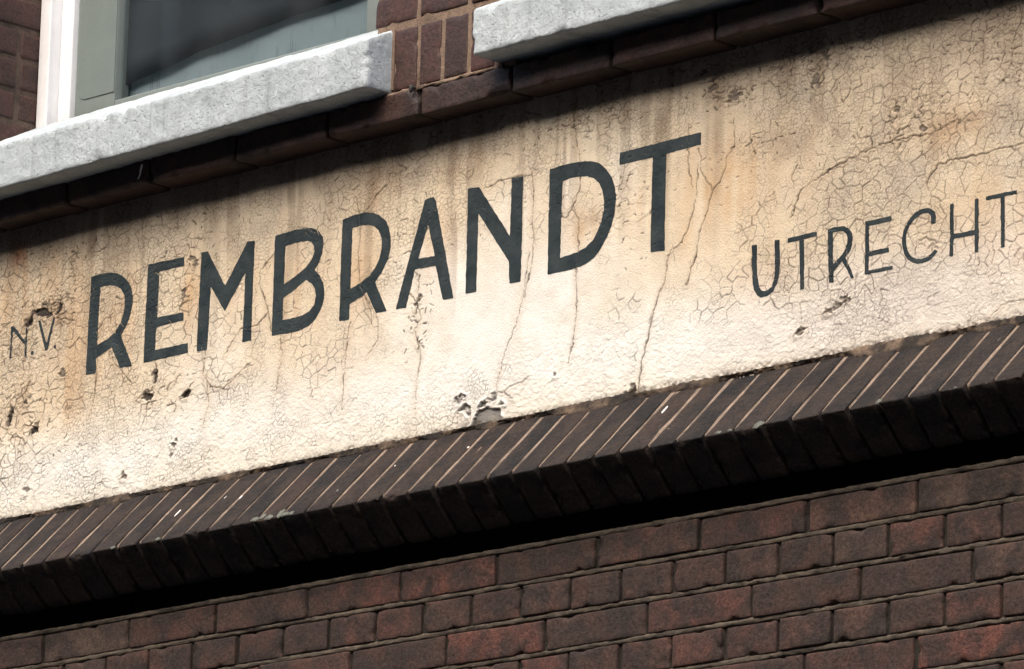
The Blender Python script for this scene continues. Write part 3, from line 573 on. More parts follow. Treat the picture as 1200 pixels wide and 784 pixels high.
def lower_wall():
    w = thing('brick_wall', 'red-brown brick wall in cross bond beneath the slanted brick ledge', 'wall', (1.0, 0, -1.0))
    back = {(1, 1)}
    ST = [rough_box('stretcher', (0.2098, 0.06, 0.0486), M_brick_low, 100 + i, cut=back, chips=4) for i in range(12)]
    HD = [rough_box('header', (0.1012, 0.06, 0.0486), M_brick_low, 200 + i, cut=back, chips=3) for i in range(14)]
    R_ = rng(5)
    pitch = 0.0576
    part('mortar', box_mesh('mortar', X0 - .02, X1 + .02, YL + 0.0065, YL + 0.1, -1.02, -0.4455, M_mortar_deep), w)
    part('shade_recess', box_mesh('shade_recess', X0 - .02, X1 + .02, 0.02, 0.06, -0.46, -0.26, M_mortar_deep), w)  # dark slab set back so the shaded strip under the ledge goes black
    for c in range(0, 9):
        zc = -0.4752 - pitch * c
        zj = zc + 0.0246
        part('bed_joint', strip_mesh('bed_joint', X0, X1, YL + 0.0020, zj + 0.0003, zj + 0.0087, M_mortar_low, 300 + c, amp=0.0010, step=0.005), w)
        if c % 2 == 0:
            off = -0.0272 + (0.1087 if (c // 2) % 2 else 0.0)
            k0 = int(math.floor((X0 - off) / 0.2174)); xs = [off + 0.2174 * (k + 0.5) for k in range(k0 + 1, 30) if off + 0.2174 * (k + 1) < X1 + 0.02]
            src = ST
        else:
            off = -0.0272 + 0.05435
            k0 = int(math.floor((X0 - off) / 0.1087)); xs = [off + 0.1087 * (k + 0.5) for k in range(k0 + 1, 60) if off + 0.1087 * (k + 1) < X1 + 0.02]
            src = HD
        for x in xs:
            me = R_.choice(src)
            part('brick', me, w, (x + R_.uniform(-.0012, .0012), YL + 0.03 + R_.uniform(-0.0012, 0.0015), zc + R_.uniform(-0.0008, 0.0008)),
                 (R_.uniform(-.006, .006), R_.uniform(-.008, .008) + (math.pi if R_.random() < .5 else 0), R_.uniform(-.008, .008)))
lower_wall()

# ---------------------------------------------------------------- slanted course of bricks on edge
SA = math.atan2(0.121, 0.123)                 # slope of the weathered top
FE = (-0.123, -0.350)                         # front edge (y, z)
def on_slope(t, d=0.0):
    """t metres up the slope from the front edge, d metres proud of it"""
    return (FE[0] + t * math.cos(SA) - d * math.sin(SA), FE[1] + t * math.sin(SA) + d * math.cos(SA))

def slanted_course():
    w = thing('brick_ledge', 'slanted ledge of soot-black bricks on edge with pale joints below the cream band', 'ledge', (1.0, -0.05, -0.35))
    LEN, HGT = 0.222, 0.089
    var = {}
    R_ = rng(9)
    for i in range(len(SLOPE_JOINTS) - 1):
        a, b = SLOPE_JOINTS[i], SLOPE_JOINTS[i + 1]
        wd = round(b - a - 0.0076, 3)
        key = (wd, R_.randrange(4))
        if key not in var:
            var[key] = rough_box('edge_brick', (wd, LEN, HGT), M_brick_slope, 400 + len(var), r=0.0022, step=0.007, amp=0.0004, wob=0.0006, chips=4,
                                 chip_r=(0.005, 0.012), chip_d=0.004, cut={(1, 1)})
        off = R_.uniform(-0.0012, 0.0012)
        y, z = on_slope(LEN / 2 + off, -HGT / 2 + R_.uniform(-0.0012, 0.0008))
        part('brick', var[key], w, ((a + b) / 2, y, z), (SA + R_.uniform(-.006, .006), R_.uniform(-.012, .012), R_.uniform(-.006, .006)))
    # mortar body filling the joints
    n = 700
    xs = np.linspace(X0 + 0.005, X1, n)
    prof = [(0.215, -0.0020), (0.16, -0.0019), (0.10, -0.0022), (0.05, -0.0020), (0.012, -0.0028), (0.010, -0.008), (0.014, -0.05), (0.008, -0.083), (0.05, -0.084), (0.12, -0.084)]
    V = []; F = []
    for a, (t, d) in enumerate(prof):
        tt = t + 0.0015 * vn(xs * 40, xs * 0 + a, 60); dd = d + 0.0009 * vn(xs * 35, xs * 0 + a * 2.3, 61)
        for q in range(n):
            y, z = on_slope(tt[q], dd[q]); V.append((xs[q] - w.location[0], y - w.location[1], z + GZ - w.location[2]))
    for a in range(len(prof) - 1):
        for q in range(n - 1):
            i = a * n + q; F.append((i, i + n, i + n + 1, i + 1))
    o = bpy.data.objects.new('mortar', mesh('mortar', V, F, M_mortar_tan)); link(o, w)
    # dirty fillet where the slope runs up against the plaster
    n = 1400
    xs = np.linspace(X0, X1, n)
    wid = 0.003 + 0.010 * fbm(xs * 7, xs * 0, 71, 5, 0.65) + 0.013 * np.clip(vn(xs * 17.3, xs * 0 + 4, 72), 0, 1) ** 2
    wid = np.clip(wid, 0.0015, 0.022)
    V = []; F = []
    T0 = 0.1725
    cs = [(1.0, -0.0025), (0.85, 0.0010), (0.5, 0.0022), (0.2, 0.0040), (-0.15, 0.0062), (-0.5, 0.006)]
    for a, (t, d) in enumerate(cs):
        tt = T0 - wid * t + 0.0012 * vn(xs * 120, xs * 0 + a, 73)
        dd = d + 0.0010 * vn(xs * 150, xs * 0 + a * 1.9, 74) + 0.0008 * vn(xs * 330, xs * 0 + a * 2.9, 75)
        for q in range(n):
            y, z = on_slope(tt[q], dd[q]); V.append((xs[q] - w.location[0], y - w.location[1], z + GZ - w.location[2]))
    for a in range(len(cs) - 1):
        for q in range(n - 1):
            i = a * n + q; F.append((i, i + 1, i + n + 1, i + n))
    o = bpy.data.objects.new('mortar_fillet', mesh('mortar_fillet', V, F, M_fillet)); link(o, w)
    # lichen crusts and white splashes
    def blob(name, x, t, ax, at, hgt, seed, mat):
        nn = 14; V = [(0, 0, hgt)]; F = []
        Rb = rng(seed)
        rings = [(0.35, 0.95), (0.7, 0.75), (0.9, 0.5), (1.0, 0.0)]
        ph = [Rb.uniform(0.72, 1.2) for _ in range(nn)]
        for rr, hh in rings:
            for q in range(nn):
                an = 2 * math.pi * q / nn
                V.append((ax * rr * ph[q] * math.cos(an), at * rr * ph[q] * math.sin(an), hgt * hh * Rb.uniform(0.5, 1.3) - (0.0015 if hh == 0 else 0)))
        for q in range(nn): F.append((0, 1 + q, 1 + (q + 1) % nn))
        for r_ in range(3):
            for q in range(nn):
                a = 1 + r_ * nn + q; b = 1 + r_ * nn + (q + 1) % nn; F.append((a, a + nn, b + nn, b))
        y, z = on_slope(t, 0.0)
        return part(name, mesh(name, V, F, mat), w, (x, y, z), (SA, 0, 0))
    for i, (x, t, ax, at) in enumerate([(1.682, 0.006, .012, .012), (1.921, 0.006, .008, .008), (1.603, 0.004, .008, .005), (1.625, 0.004, .007, .004), (0.575, 0.008, .012, .008), (0.592, 0.012, .008, .012),
                                        (0.612, 0.006, .014, .009), (0.634, 0.012, .008, .016), (0.648, 0.006, .012, .008), (0.664, 0.005, .009, .007), (0.343, 0.004, .007, .005), (0.231, 0.004, .009, .005), (2.069, 0.003, .004, .003)]):
        blob('lichen', x, t, ax * 0.75, at * 0.75, 0.0016, 800 + i, M_lichen)
    for i, (x, t, ax, at) in enumerate([(0.3255, 0.083, .0016, .011), (1.4145, 0.112, .0018, .012), (0.470, 0.095, .0015, .006), (0.735, 0.052, .0016, .006), (0.742, 0.047, .0014, .005), (0.985, 0.115, .002, .003), (0.83, 0.10, .002, .002), (1.0215, 0.098, .0012, .012), (0.425, 0.104, .0014, .008), (2.075, 0.124, .0016, .014)]):
        blob('white_splash', x, t, ax * 0.8, at * 0.85, 0.0005, 900 + i, M_drip if i not in (7, 9) else M_mortar_tan)
slanted_course()

# ---------------------------------------------------------------- plaster band with lettering
DX, DZ = 0.0015, 0.00135
PZ0, PZ1 = -0.262, 0.345
def plaster_band():
    w = thing('sign_band', 'cream cracked and peeling painted plaster band with dark green hand lettering', 'sign', (1.0, 0, -0.26))
    nx = int((X1 - X0) / DX) + 1; nz = int((PZ1 - PZ0) / DZ) + 1
    xs = X0 + DX * np.arange(nx); zs = PZ0 + DZ * np.arange(nz)
    X, Z = np.meshgrid(xs, zs)                     # [nz, nx]
    # --- regions of the coat
    lay = {c: np.zeros_like(X) for c in 'owgbr'}
    wx = X + 0.02 * fbm(X * 9, Z * 9, 3, 3); wz = Z + 0.02 * fbm(X * 9 + 40, Z * 9, 4, 3)
    for cx, cz, rx, rz, l, a in STAINS:
        g = np.exp(-(((wx - cx) / rx) ** 2 + ((wz - cz) / rz) ** 2))
        lay[l] = 1 - (1 - lay[l]) * (1 - a * g)
    streak = vn(X * 34 + 0.8 * vn(X * 5, Z * 3, 15), Z * 2.4, 16) * 0.6 + vn(X * 80, Z * 3.0, 17) * 0.4
    big = fbm(X * 5, Z * 7, 20, 4)
    right = sm(1.35, 1.75, X + 0.1 * big)
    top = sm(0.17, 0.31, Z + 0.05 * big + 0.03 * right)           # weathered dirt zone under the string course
    bot = sm(-0.06, -0.16, Z + 0.03 * big)
    # --- craquelure
    def voro(sc, sx, sz, warp, seed):
        u = X * sx / sc + warp * (2.2 * vn(X * 11, Z * 11, seed + 4) + 0.5 * fbm(X * 30, Z * 30, seed, 3) + 0.42 * vn(X * 75, Z * 75, seed + 11) + 0.12 * vn(X * 190, Z * 190, seed + 2)); v = Z * sz / sc + warp * (2.2 * vn(X * 11 + 3, Z * 11, seed + 8) + 0.5 * fbm(X * 30 + 9, Z * 30 + 5, seed + 1, 3) + 0.42 * vn(X * 75 + 6, Z * 75, seed + 12) + 0.12 * vn(X * 190 + 4, Z * 190, seed + 3))
        iu = np.floor(u); iv = np.floor(v)
        f1 = np.full(X.shape, 9.0); f2 = np.full(X.shape, 9.0)
        i1 = np.zeros(X.shape); i2 = np.zeros(X.shape); c1x = np.zeros(X.shape); c1z = np.zeros(X.shape); c2x = np.zeros(X.shape); c2z = np.zeros(X.shape)
        for a in (-1, 0, 1):
            for b in (-1, 0, 1):
                cu = iu + a; cv = iv + b
                px = cu + hash2(cu, cv, seed + 5); pz = cv + hash2(cu, cv, seed + 6)
                d = np.hypot(px - u, pz - v); idc = hash2(cu, cv, seed + 7)
                n1 = d < f1; n2 = (~n1) & (d < f2)
                f2 = np.where(n1, f1, np.where(n2, d, f2)); i2 = np.where(n1, i1, np.where(n2, idc, i2))
                c2x = np.where(n1, c1x, np.where(n2, u - px, c2x)); c2z = np.where(n1, c1z, np.where(n2, v - pz, c2z))
                c1x = np.where(n1, u - px, c1x); c1z = np.where(n1, v - pz, c1z)
                f1 = np.where(n1, d, f1); i1 = np.where(n1, idc, i1)
        e = (f2 ** 2 - f1 ** 2) / (2 * np.hypot(c2x - c1x, c2z - c1z) + 1e-6) * sc     # metres to the edge
        hs = np.modf((i1 + i2) * 91.7 + (i1 * i2) * 517.3)[0]
        return e, hs, i1, c1x, c1z
    eA, hA, iA, ax_, az_ = voro(0.0185, 1.0, 1.1, 0.25, 40)       # plates
    eB, hB, iB, bx_, bz_ = voro(0.0090, 1.0, 1.25, 0.30, 60)      # fine net
    eD, hD, iD, dx_, dz_ = voro(0.0056, 1.0, 1.2, 0.30, 80)       # hair crazing
    gx = lay['g']
    left = sm(0.40, 0.05, X + 0.1 * big)
    calm = np.exp(-(((X - 0.98) / 0.19) ** 2 + ((Z + 0.03) / 0.085) ** 2))
    calm = np.maximum(calm, 0.7 * np.exp(-(((X - 1.47) / 0.07) ** 2 + ((Z - 0.08) / 0.09) ** 2)))
    patch = fbm(X * 8, Z * 8, 90, 4); patch2 = fbm(X * 11 + 5, Z * 11, 95, 4)
    fa = fbm(X * 26, Z * 26, 97, 3); fb = fbm(X * 34, Z * 34, 98, 3)
    mod = sm(-0.55, 0.25, vn(X * 55, Z * 55, 77))
    dA = 0.38 + 0.26 * right * sm(-.2, -.08, Z) + 0.14 * left + 0.35 * patch - 0.18 * bot - 0.6 * calm
    dB = 0.37 + 0.40 * gx + 0.45 * patch2 + 0.10 * top + 0.12 * left - 0.55 * calm - 0.06 * bot
    dD = 0.33 + 0.46 * gx + 0.25 * patch2 + 0.14 * top - 0.5 * calm - 0.05 * bot
    kA = sm(0.28, 0.62, dA + 0.30 * fa); kB = sm(0.26, 0.62, dB + 0.30 * fb); kD = sm(0.26, 0.62, dD + 0.30 * fa)
    wA = 0.00070 * (0.55 + 0.9 * np.modf(hA * 3.9)[0] * (0.5 + kA)); wB = 0.00062 * (0.7 + 0.5 * kB)
    cA = np.exp(-(eA / wA) ** 2) * kA * (0.55 + 0.65 * np.modf(hA * 7.3)[0]) * (hA < 0.88)
    cB = np.exp(-(eB / wB) ** 2) * kB * (0.50 + 0.60 * np.modf(hB * 5.1)[0]) * (hB < 0.85)
    # short dark losses in the dirty top strip and in scattered patches
    eC, hC, iC, cx_, cz_ = voro(0.0115, 0.85, 1.5, 0.35, 70)
    fl = np.zeros_like(X)
    for cx, cz, rx, rz, a in FLECKS: fl = np.maximum(fl, a * np.exp(-(((wx - cx) / rx) ** 2 + ((wz - cz) / rz) ** 2)))
    dens = np.clip(0.16 * top * sm(-0.35, 0.25, fbm(X * 7, Z * 10, 99, 3)) + 0.6 * fl + 0.03 * sm(-0.05, 0.1, Z) + 0.04 * left, 0, 0.85)
    cC = np.exp(-(eC / (0.0017 * (0.4 + 1.2 * np.modf(hC * 3.3)[0]))) ** 2) * (hC < dens) * sm(-0.15, 0.2, vn(X * 120, Z * 120, 101))
    cD = np.exp(-(eD / 0.00060) ** 2) * kD * (0.3 + 0.5 * np.modf(hD * 9.7)[0])
    crack = np.clip(np.maximum(0.75 * cD, np.maximum(np.maximum(cA * 1.0, cB * 0.85), cC * 1.1)), 0, 1)
    depth = 0.0005 * cA + 0.00025 * cB + 0.0009 * cC
    rim = 0.00020 * np.exp(-((eA - 0.0022) / 0.0012) ** 2) * kA
    # --- long structural cracks
    ck = np.zeros_like(X); ckd = np.full(X.shape, 1.0)
    JX = 0.0018 * vn(X * 110, Z * 110, 120) + 0.0012 * vn(X * 260, Z * 260, 121)
    JZ = 0.0018 * vn(X * 110 + 7, Z * 110, 122) + 0.0012 * vn(X * 260 + 7, Z * 260, 123)
    for wd, pts in CRACKS:
        a = np.array(pts)
        m = 0.02
        i0 = max(0, int((a[:, 0].min() - m - X0) / DX)); i1_ = min(nx, int((a[:, 0].max() + m - X0) / DX) + 1)
        j0 = max(0, int((a[:, 1].min() - m - PZ0) / DZ)); j1_ = min(nz, int((a[:, 1].max() + m - PZ0) / DZ) + 1)
        if i1_ <= i0 or j1_ <= j0: continue
        s_ = (slice(j0, j1_), slice(i0, i1_))
        px = X[s_] + JX[s_]; pz = Z[s_] + JZ[s_]
        dm = np.full(px.shape, 1.0)
        for q in range(len(a) - 1):
            p0, p1 = a[q], a[q + 1]; dv = p1 - p0
            t = np.clip(((px - p0[0]) * dv[0] + (pz - p0[1]) * dv[1]) / (dv @ dv + 1e-12), 0, 1)
            dm = np.minimum(dm, np.hypot(px - p0[0] - t * dv[0], pz - p0[1] - t * dv[1]))
        wv = wd * 0.00098 * (0.75 + 0.5 * vn(px * 60, pz * 60, 125))
        ck[s_] = np.maximum(ck[s_], np.exp(-(dm / wv) ** 2) * (0.8 + 0.3 * vn(px * 45, pz * 45, 126)))
        ckd[s_] = np.minimum(ckd[s_], dm)
    ck = np.clip(ck, 0, 1)
    tw = np.exp(-(ckd / 0.008) ** 2)
    # --- chips: paint gone, lip curling out below
    loss = np.zeros_like(X); lip = np.zeros_like(X)
    qx = X + 0.0016 * vn(X * 300, Z * 300, 130) + 0.003 * vn(X * 110, Z * 110, 131); qz = Z + 0.0016 * vn(X * 300 + 3, Z * 300, 132) + 0.003 * vn(X * 110 + 3, Z * 110, 133)
    for cx, cz, rx, rz in CHIPS:
        i0 = max(0, int((cx - .05 - X0) / DX)); i1_ = min(nx, int((cx + .05 - X0) / DX)); j0 = max(0, int((cz - .05 - PZ0) / DZ)); j1_ = min(nz, int((cz + .05 - PZ0) / DZ))
        s_ = (slice(j0, j1_), slice(i0, i1_))
        ox = X[s_] - bx_[s_] * 0.0090; oz = Z[s_] - bz_[s_] * 0.0090 / 1.25
        d = np.hypot((ox - cx) / (rx + 0.0015), (oz - cz) / (rz + 0.0015))
        d3 = np.hypot((qx[s_] - cx) / rx, (qz[s_] - cz) / rz)
        loss[s_] = np.maximum(loss[s_], np.maximum((d < 1.0) * sm(0.0002, 0.0009, eB[s_]), sm(1.0, 0.55, d3)))
        d2 = np.hypot((X[s_] - cx) / (rx + 0.006), (Z[s_] - cz + rz) / (rz + 0.007))
        lip[s_] = np.maximum(lip[s_], 0.5 * sm(1.0, 0.45, d2))
    # polygonal loss down to the grey render
    def poly_sdf(pts, PX, PZ):
        a = np.array(pts); n = len(a)
        dm = np.full(PX.shape, 9.0); ins = np.zeros(PX.shape, bool)
        for q in range(n):
            p0 = a[q]; p1 = a[(q + 1) % n]; dv = p1 - p0
            t = np.clip(((PX - p0[0]) * dv[0] + (PZ - p0[1]) * dv[1]) / (dv @ dv + 1e-15), 0, 1)
            dm = np.minimum(dm, np.hypot(PX - p0[0] - t * dv[0], PZ - p0[1] - t * dv[1]))
            c = ((p0[1] > PZ) != (p1[1] > PZ)) & (PX < (p1[0] - p0[0]) * (PZ - p0[1]) / (p1[1] - p0[1] + 1e-15) + p0[0])
            ins ^= c
        return np.where(ins, -dm, dm)
    hs = poly_sdf(HOLE, qx, qz)
    for hp in HOLES: hs = np.minimum(hs, poly_sdf(hp, qx, qz))
    hole = sm(0.0012, -0.0008, hs)
    lipw = 0.25 + 0.75 * np.exp(-((X - 0.98) / 0.12) ** 2)
    lip = np.maximum(lip, 1.0 * lipw * np.exp(-((hs - 0.0012) / 0.0030) ** 2) * (hs > 0) * (Z > np.array(HOLE)[:, 1].min() + 0.008) * (0.6 + 0.5 * vn(X * 90, Z * 90, 140)))
    # bottom edge: ragged and gritty
    edge = sm(-0.214, -0.228, Z + 0.004 * fbm(X * 60, Z * 60, 150, 3) - 0.0035 * (X - 0.2) / 1.9 * 1.0)
    # --- relief (metres, positive = out of the wall)
    scaly = np.clip(0.20 + 0.80 * bot + 0.25 * left + 0.3 * patch, 0, 1.1) * (1 - 0.6 * calm)
    rel = 0.0014 * fbm(X * 7, Z * 7, 160, 3) + 0.0005 * fbm(X * 40, Z * 40, 161, 3)
    tA = (np.modf(iA * 53.1)[0] - 0.5) * ax_ + (np.modf(iA * 31.7)[0] - 0.75) * az_ * 1.3
    tB = (np.modf(iB * 53.1)[0] - 0.5) * bx_ + (np.modf(iB * 31.7)[0] - 0.7) * bz_ * 1.2
    tD = (np.modf(iD * 53.1)[0] - 0.5) * dx_ + (np.modf(iD * 31.7)[0] - 0.7) * dz_ * 1.2
    flk = np.clip(fl, 0, 1)
    rel += (0.35 * scaly + 1.5 * flk) * 0.0013 * tA + (1.0 * scaly + flk) * 0.00085 * tB + 0.8 * scaly * 0.00042 * tD
    rel += rim * (0.6 + scaly) - depth
    rel -= 0.0014 * ck - 0.0003 * np.exp(-((ckd - 0.003) / 0.002) ** 2)
    over_lip = np.clip(lip, 0, 1.5)
    rel += 0.0026 * over_lip * (1 - loss) * (1 - hole)
    rel -= 0.0016 * loss + 0.0028 * hole
    rel += edge * (0.0018 * vn(X * 260, Z * 260, 170) - 0.001)
    # --- colour of the coat
    C = np.empty(X.shape + (3,))
    C[:] = (0.70, 0.595, 0.43)
    def over(col, f):
        nonlocal C
        f = np.clip(f, 0, 1)[..., None]
        C = C * (1 - f) + np.array(col) * f
    mott = fbm(X * 26, Z * 26, 180, 4)
    over((0.77, 0.70, 0.56), 0.55 * bot + 0.25 + 0.4 * mott)
    over((0.815, 0.80, 0.735), 1.25 * lay['w'] * (0.9 + 0.25 * mott + 0.15 * streak) + 0.22 * bot)
    over((0.58, 0.38, 0.20), 1.15 * lay['o'] * np.clip(0.55 + 0.55 * mott + 0.75 * streak, 0.10, 1))
    over((0.58, 0.42, 0.27), np.clip(0.30 * streak - 0.05, 0, 1) * sm(-0.12, 0.08, Z))
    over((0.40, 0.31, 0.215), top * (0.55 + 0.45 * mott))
    over((0.30, 0.26, 0.205), 0.85 * lay['g'] * (0.75 + 0.9 * mott))
    over((0.22, 0.15, 0.10), lay['b'] * (0.6 + 0.6 * mott))
    run = sm(-0.05, 0.55, vn(X * 46 + 0.6 * vn(X * 9, Z * 6, 31), Z * 1.6, 32) + 0.5 * vn(X * 120, Z * 2.5, 33)) * sm(-0.02, 0.30, Z + 0.10 * vn(X * 30, X * 0, 34))
    over((0.25, 0.185, 0.12), 0.7 * run * (0.8 + 0.5 * mott))
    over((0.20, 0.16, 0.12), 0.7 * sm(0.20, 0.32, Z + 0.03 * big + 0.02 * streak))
    over((0.50, 0.20, 0.07), lay['r'] * sm(0.0, 0.5, streak + 0.3))
    over((0.50, 0.36, 0.22), 0.40 * tw * (0.6 + 0.5 * mott))
    over((0.40, 0.315, 0.225), 0.45 * sm(1.5, 2.1, X + 0.15 * big) * sm(0.04, 0.22, Z + 0.05 * mott) * (0.7 + 0.6 * mott))
    over((0.66, 0.58, 0.50), 0.4 * right * sm(-0.02, -0.12, Z))
    tint = np.modf(iA * 17.9)[0] - 0.5
    C *= (1 + 0.10 * tint * np.clip(scaly, 0, 1) + 0.05 * mott)[..., None]
    over((0.085, 0.060, 0.042), 0.95 * crack)
    over((0.055, 0.038, 0.028), 1.0 * ck)
    over((0.13, 0.105, 0.085), 0.85 * loss)
    over((0.80, 0.78, 0.73), 0.8 * (lipw - 0.25) * np.exp(-(hs / 0.008) ** 2))
    over((0.055, 0.045, 0.036), hole * (lipw < 0.6))
    over((0.20, 0.19, 0.172), hole * (lipw >= 0.6) * (0.9 + 0.2 * mott))
    over((0.20, 0.16, 0.12), edge * (0.55 + 0.5 * vn(X * 200, Z * 200, 190)))
    C = np.clip(C, 0.02, 0.82)
    Yv = -rel
    # --- mesh
    me = bpy.data.meshes.new('plaster')
    co = np.stack([X - w.location[0], Yv - w.location[1], Z + GZ - w.location[2]], -1).reshape(-1, 3).astype(np.float32)
    ii = (np.arange(nz - 1)[:, None] * nx + np.arange(nx - 1)[None, :]).ravel()
    q = np.stack([ii, ii + 1, ii + nx + 1, ii + nx], 1).astype(np.int32)
    me.vertices.add(len(co)); me.vertices.foreach_set('co', co.ravel())
    me.loops.add(q.size); me.loops.foreach_set('vertex_index', q.ravel())
    me.polygons.add(len(q)); me.polygons.foreach_set('loop_start', np.arange(0, q.size, 4, dtype=np.int32))
    me.polygons.foreach_set('use_smooth', np.ones(len(q), bool))
    me.update(calc_edges=True)
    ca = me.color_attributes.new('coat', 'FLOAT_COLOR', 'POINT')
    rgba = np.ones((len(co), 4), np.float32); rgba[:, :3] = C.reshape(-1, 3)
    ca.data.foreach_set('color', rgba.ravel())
    me.materials.append(M_plaster)
    o = bpy.data.objects.new('plaster', me); link(o, w)
    # --- letters: a coat of paint following the relief of the plaster under it
    bare = np.maximum(0.0016 * (ck - 0.55), -0.004)
    for ch, outer, holes in LETTERS:
        a = np.array(outer)
        i0 = int((a[:, 0].min() - .004 - X0) / DX); i1_ = int((a[:, 0].max() + .004 - X0) / DX) + 2
        j0 = int((a[:, 1].min() - .004 - PZ0) / DZ); j1_ = int((a[:, 1].max() + .004 - PZ0) / DZ) + 2
        s_ = (slice(j0, j1_), slice(i0, i1_))
        lx = X[s_] + 0.0005 * vn(X[s_] * 160, Z[s_] * 160, 201) ; lz = Z[s_] + 0.0005 * vn(X[s_] * 160, Z[s_] * 160, 202)
        LXn, LZn = X[s_], Z[s_]
        sd = poly_sdf(outer, lx, lz)
        for h in holes: sd = np.maximum(sd, -poly_sdf(h, lx, lz))
        sd = np.maximum(sd, 0.0012 * (np.maximum(ck[s_] * (0.75 + 0.4 * vn(LXn * 70, LZn * 70, 203)), cA[s_] * 0.9 - 0.12 + 0.35 * vn(LXn * 50, LZn * 50, 204)) - 0.62)); sd = sd + 0.0012 * np.clip(loss[s_] - 0.3, 0, 1)
        LX, LZ, LY = X[s_], Z[s_], Yv[s_] - 0.00045
        V = []; F = []; ids = {}
        def node(j, i):
            kx = (j, i)
            if kx not in ids: ids[kx] = len(V); V.append((LX[j, i], LY[j, i], LZ[j, i]))
            return ids[kx]
        def cross(p, q_):
            kx = (p, q_) if p < q_ else (q_, p)
            if kx not in ids:
                sa, sb = sd[kx[0]], sd[kx[1]]; t = sa / (sa - sb)
                ids[kx] = len(V)
                V.append(tuple(A[kx[0]] * (1 - t) + A[kx[1]] * t for A in (LX, LY, LZ)))
            return ids[kx]
        nj, ni = sd.shape
        ins = sd < 0
        for j in range(nj - 1):
            for i in range(ni - 1):
                c = ((j, i), (j, i + 1), (j + 1, i + 1), (j + 1, i))
                s4 = [ins[x] for x in c]
                if not any(s4): continue
                if all(s4): F.append([node(*x) for x in c]); continue
                f = []
                for t in range(4):
                    p_, q_ = c[t], c[(t + 1) % 4]
                    if s4[t]: f.append(node(*p_))
                    if s4[t] != s4[(t + 1) % 4]: f.append(cross(p_, q_))
                if len(f) > 2: F.append(f)
        Vv = [(x - w.location[0], y - w.location[1], z + GZ - w.location[2]) for x, y, z in V]
        nm = 'full_stop' if ch == '.' else 'painted_letter'
        lo = bpy.data.objects.new(nm, mesh(nm, Vv, F, M_letter)); link(lo, w)
        if ch != '.': lo['label'] = 'dark green painted capital letter ' + ch
plaster_band()

# ---------------------------------------------------------------- string course under the sills
def string_course():
    w = thing('brick_string_course', 'dark brick string course running under the white concrete sills', 'ledge', (1.0, -0.03, 0.29))
    perps = [-0.0061, 0.2055, 0.4239, 0.646, 0.863, 1.0716, 1.2907, 1.5134, 1.7324]
    while perps[0] > X0: perps.insert(0, perps[0] - 0.2175)
    while perps[-1] < X1: perps.append(perps[-1] + 0.2175)
    R_ = rng(31)
    part('mortar', box_mesh('mortar', X0, X1, -0.047, 0.06, 0.2935, 0.3335, M_mortar_deep), w)
    for i in range(len(perps) - 1):
        a, b = perps[i], perps[i + 1]
        me = rough_box('ledge_brick', (b - a - 0.006, 0.10, 0.0450), M_brick_string, 500 + i, r=0.0035, step=0.005, amp=0.0009, wob=0.0016, chips=7, chip_r=(0.006, 0.018), chip_d=0.005, cut={(1, 1)})
        part('brick', me, w, ((a + b) / 2, -0.055 + 0.05 + R_.uniform(-.0015, .0015), 0.3125), (R_.uniform(-.01, .01), R_.uniform(-.004, .004), R_.uniform(-.006, .006)))
    # pale dropping run down the face
    V = []; F = []
    zz = [0.016, 0.011, 0.005, 0.0, -0.004, -0.008]; ww = [0.0025, 0.0032, 0.0026, 0.0022, 0.0014, 0.0022]; sx_ = [0.004, 0.003, 0.001, 0.0006, -0.001, -0.005]
    for z, hw, x in zip(zz, ww, sx_):
        for q, dy in ((-1, 0.0006), (0, -0.0012), (1, 0.0006)): V.append((x + hw * q, dy, z))
    for a in range(5):
        for q in range(2): i = a * 3 + q; F.append((i, i + 3, i + 4, i + 1))
    part('dropping_streak', mesh('dropping_streak', V, F, M_drip), w, (0.1857, -0.0575, 0.309))
string_course()

# iron pin left in the open joint under the pier
def iron_pin():
    bm = bmesh.new()
    bmesh.ops.create_cone(bm, cap_ends=True, segments=10, radius1=0.0028, radius2=0.0024, depth=0.02, matrix=Matrix.Rotation(math.pi / 2, 4, 'X'))
    bmesh.ops.create_uvsphere(bm, u_segments=12, v_segments=8, radius=0.0048, matrix=Matrix.Translation((0, -0.010, -0.003)) @ Matrix.Diagonal((0.8, 0.8, 1.5, 1)))
    for v in bm.verts:
        v.co += Vector((0, 0, 1)) * 0.0008 * math.sin(v.co.x * 900 + v.co.y * 700)
    me = bpy.data.meshes.new('iron_pin'); bm.to_mesh(me); bm.free()
    me.materials.append(M_iron)
    me.polygons.foreach_set('use_smooth', [True] * len(me.polygons))
    o = link(bpy.data.objects.new('iron_pin', me)); o.location = (0.8505, -0.052, 0.3375 + GZ)
    tag(o, 'small dark iron pin stuck in the joint below the brick pier', 'pin')
iron_pin()

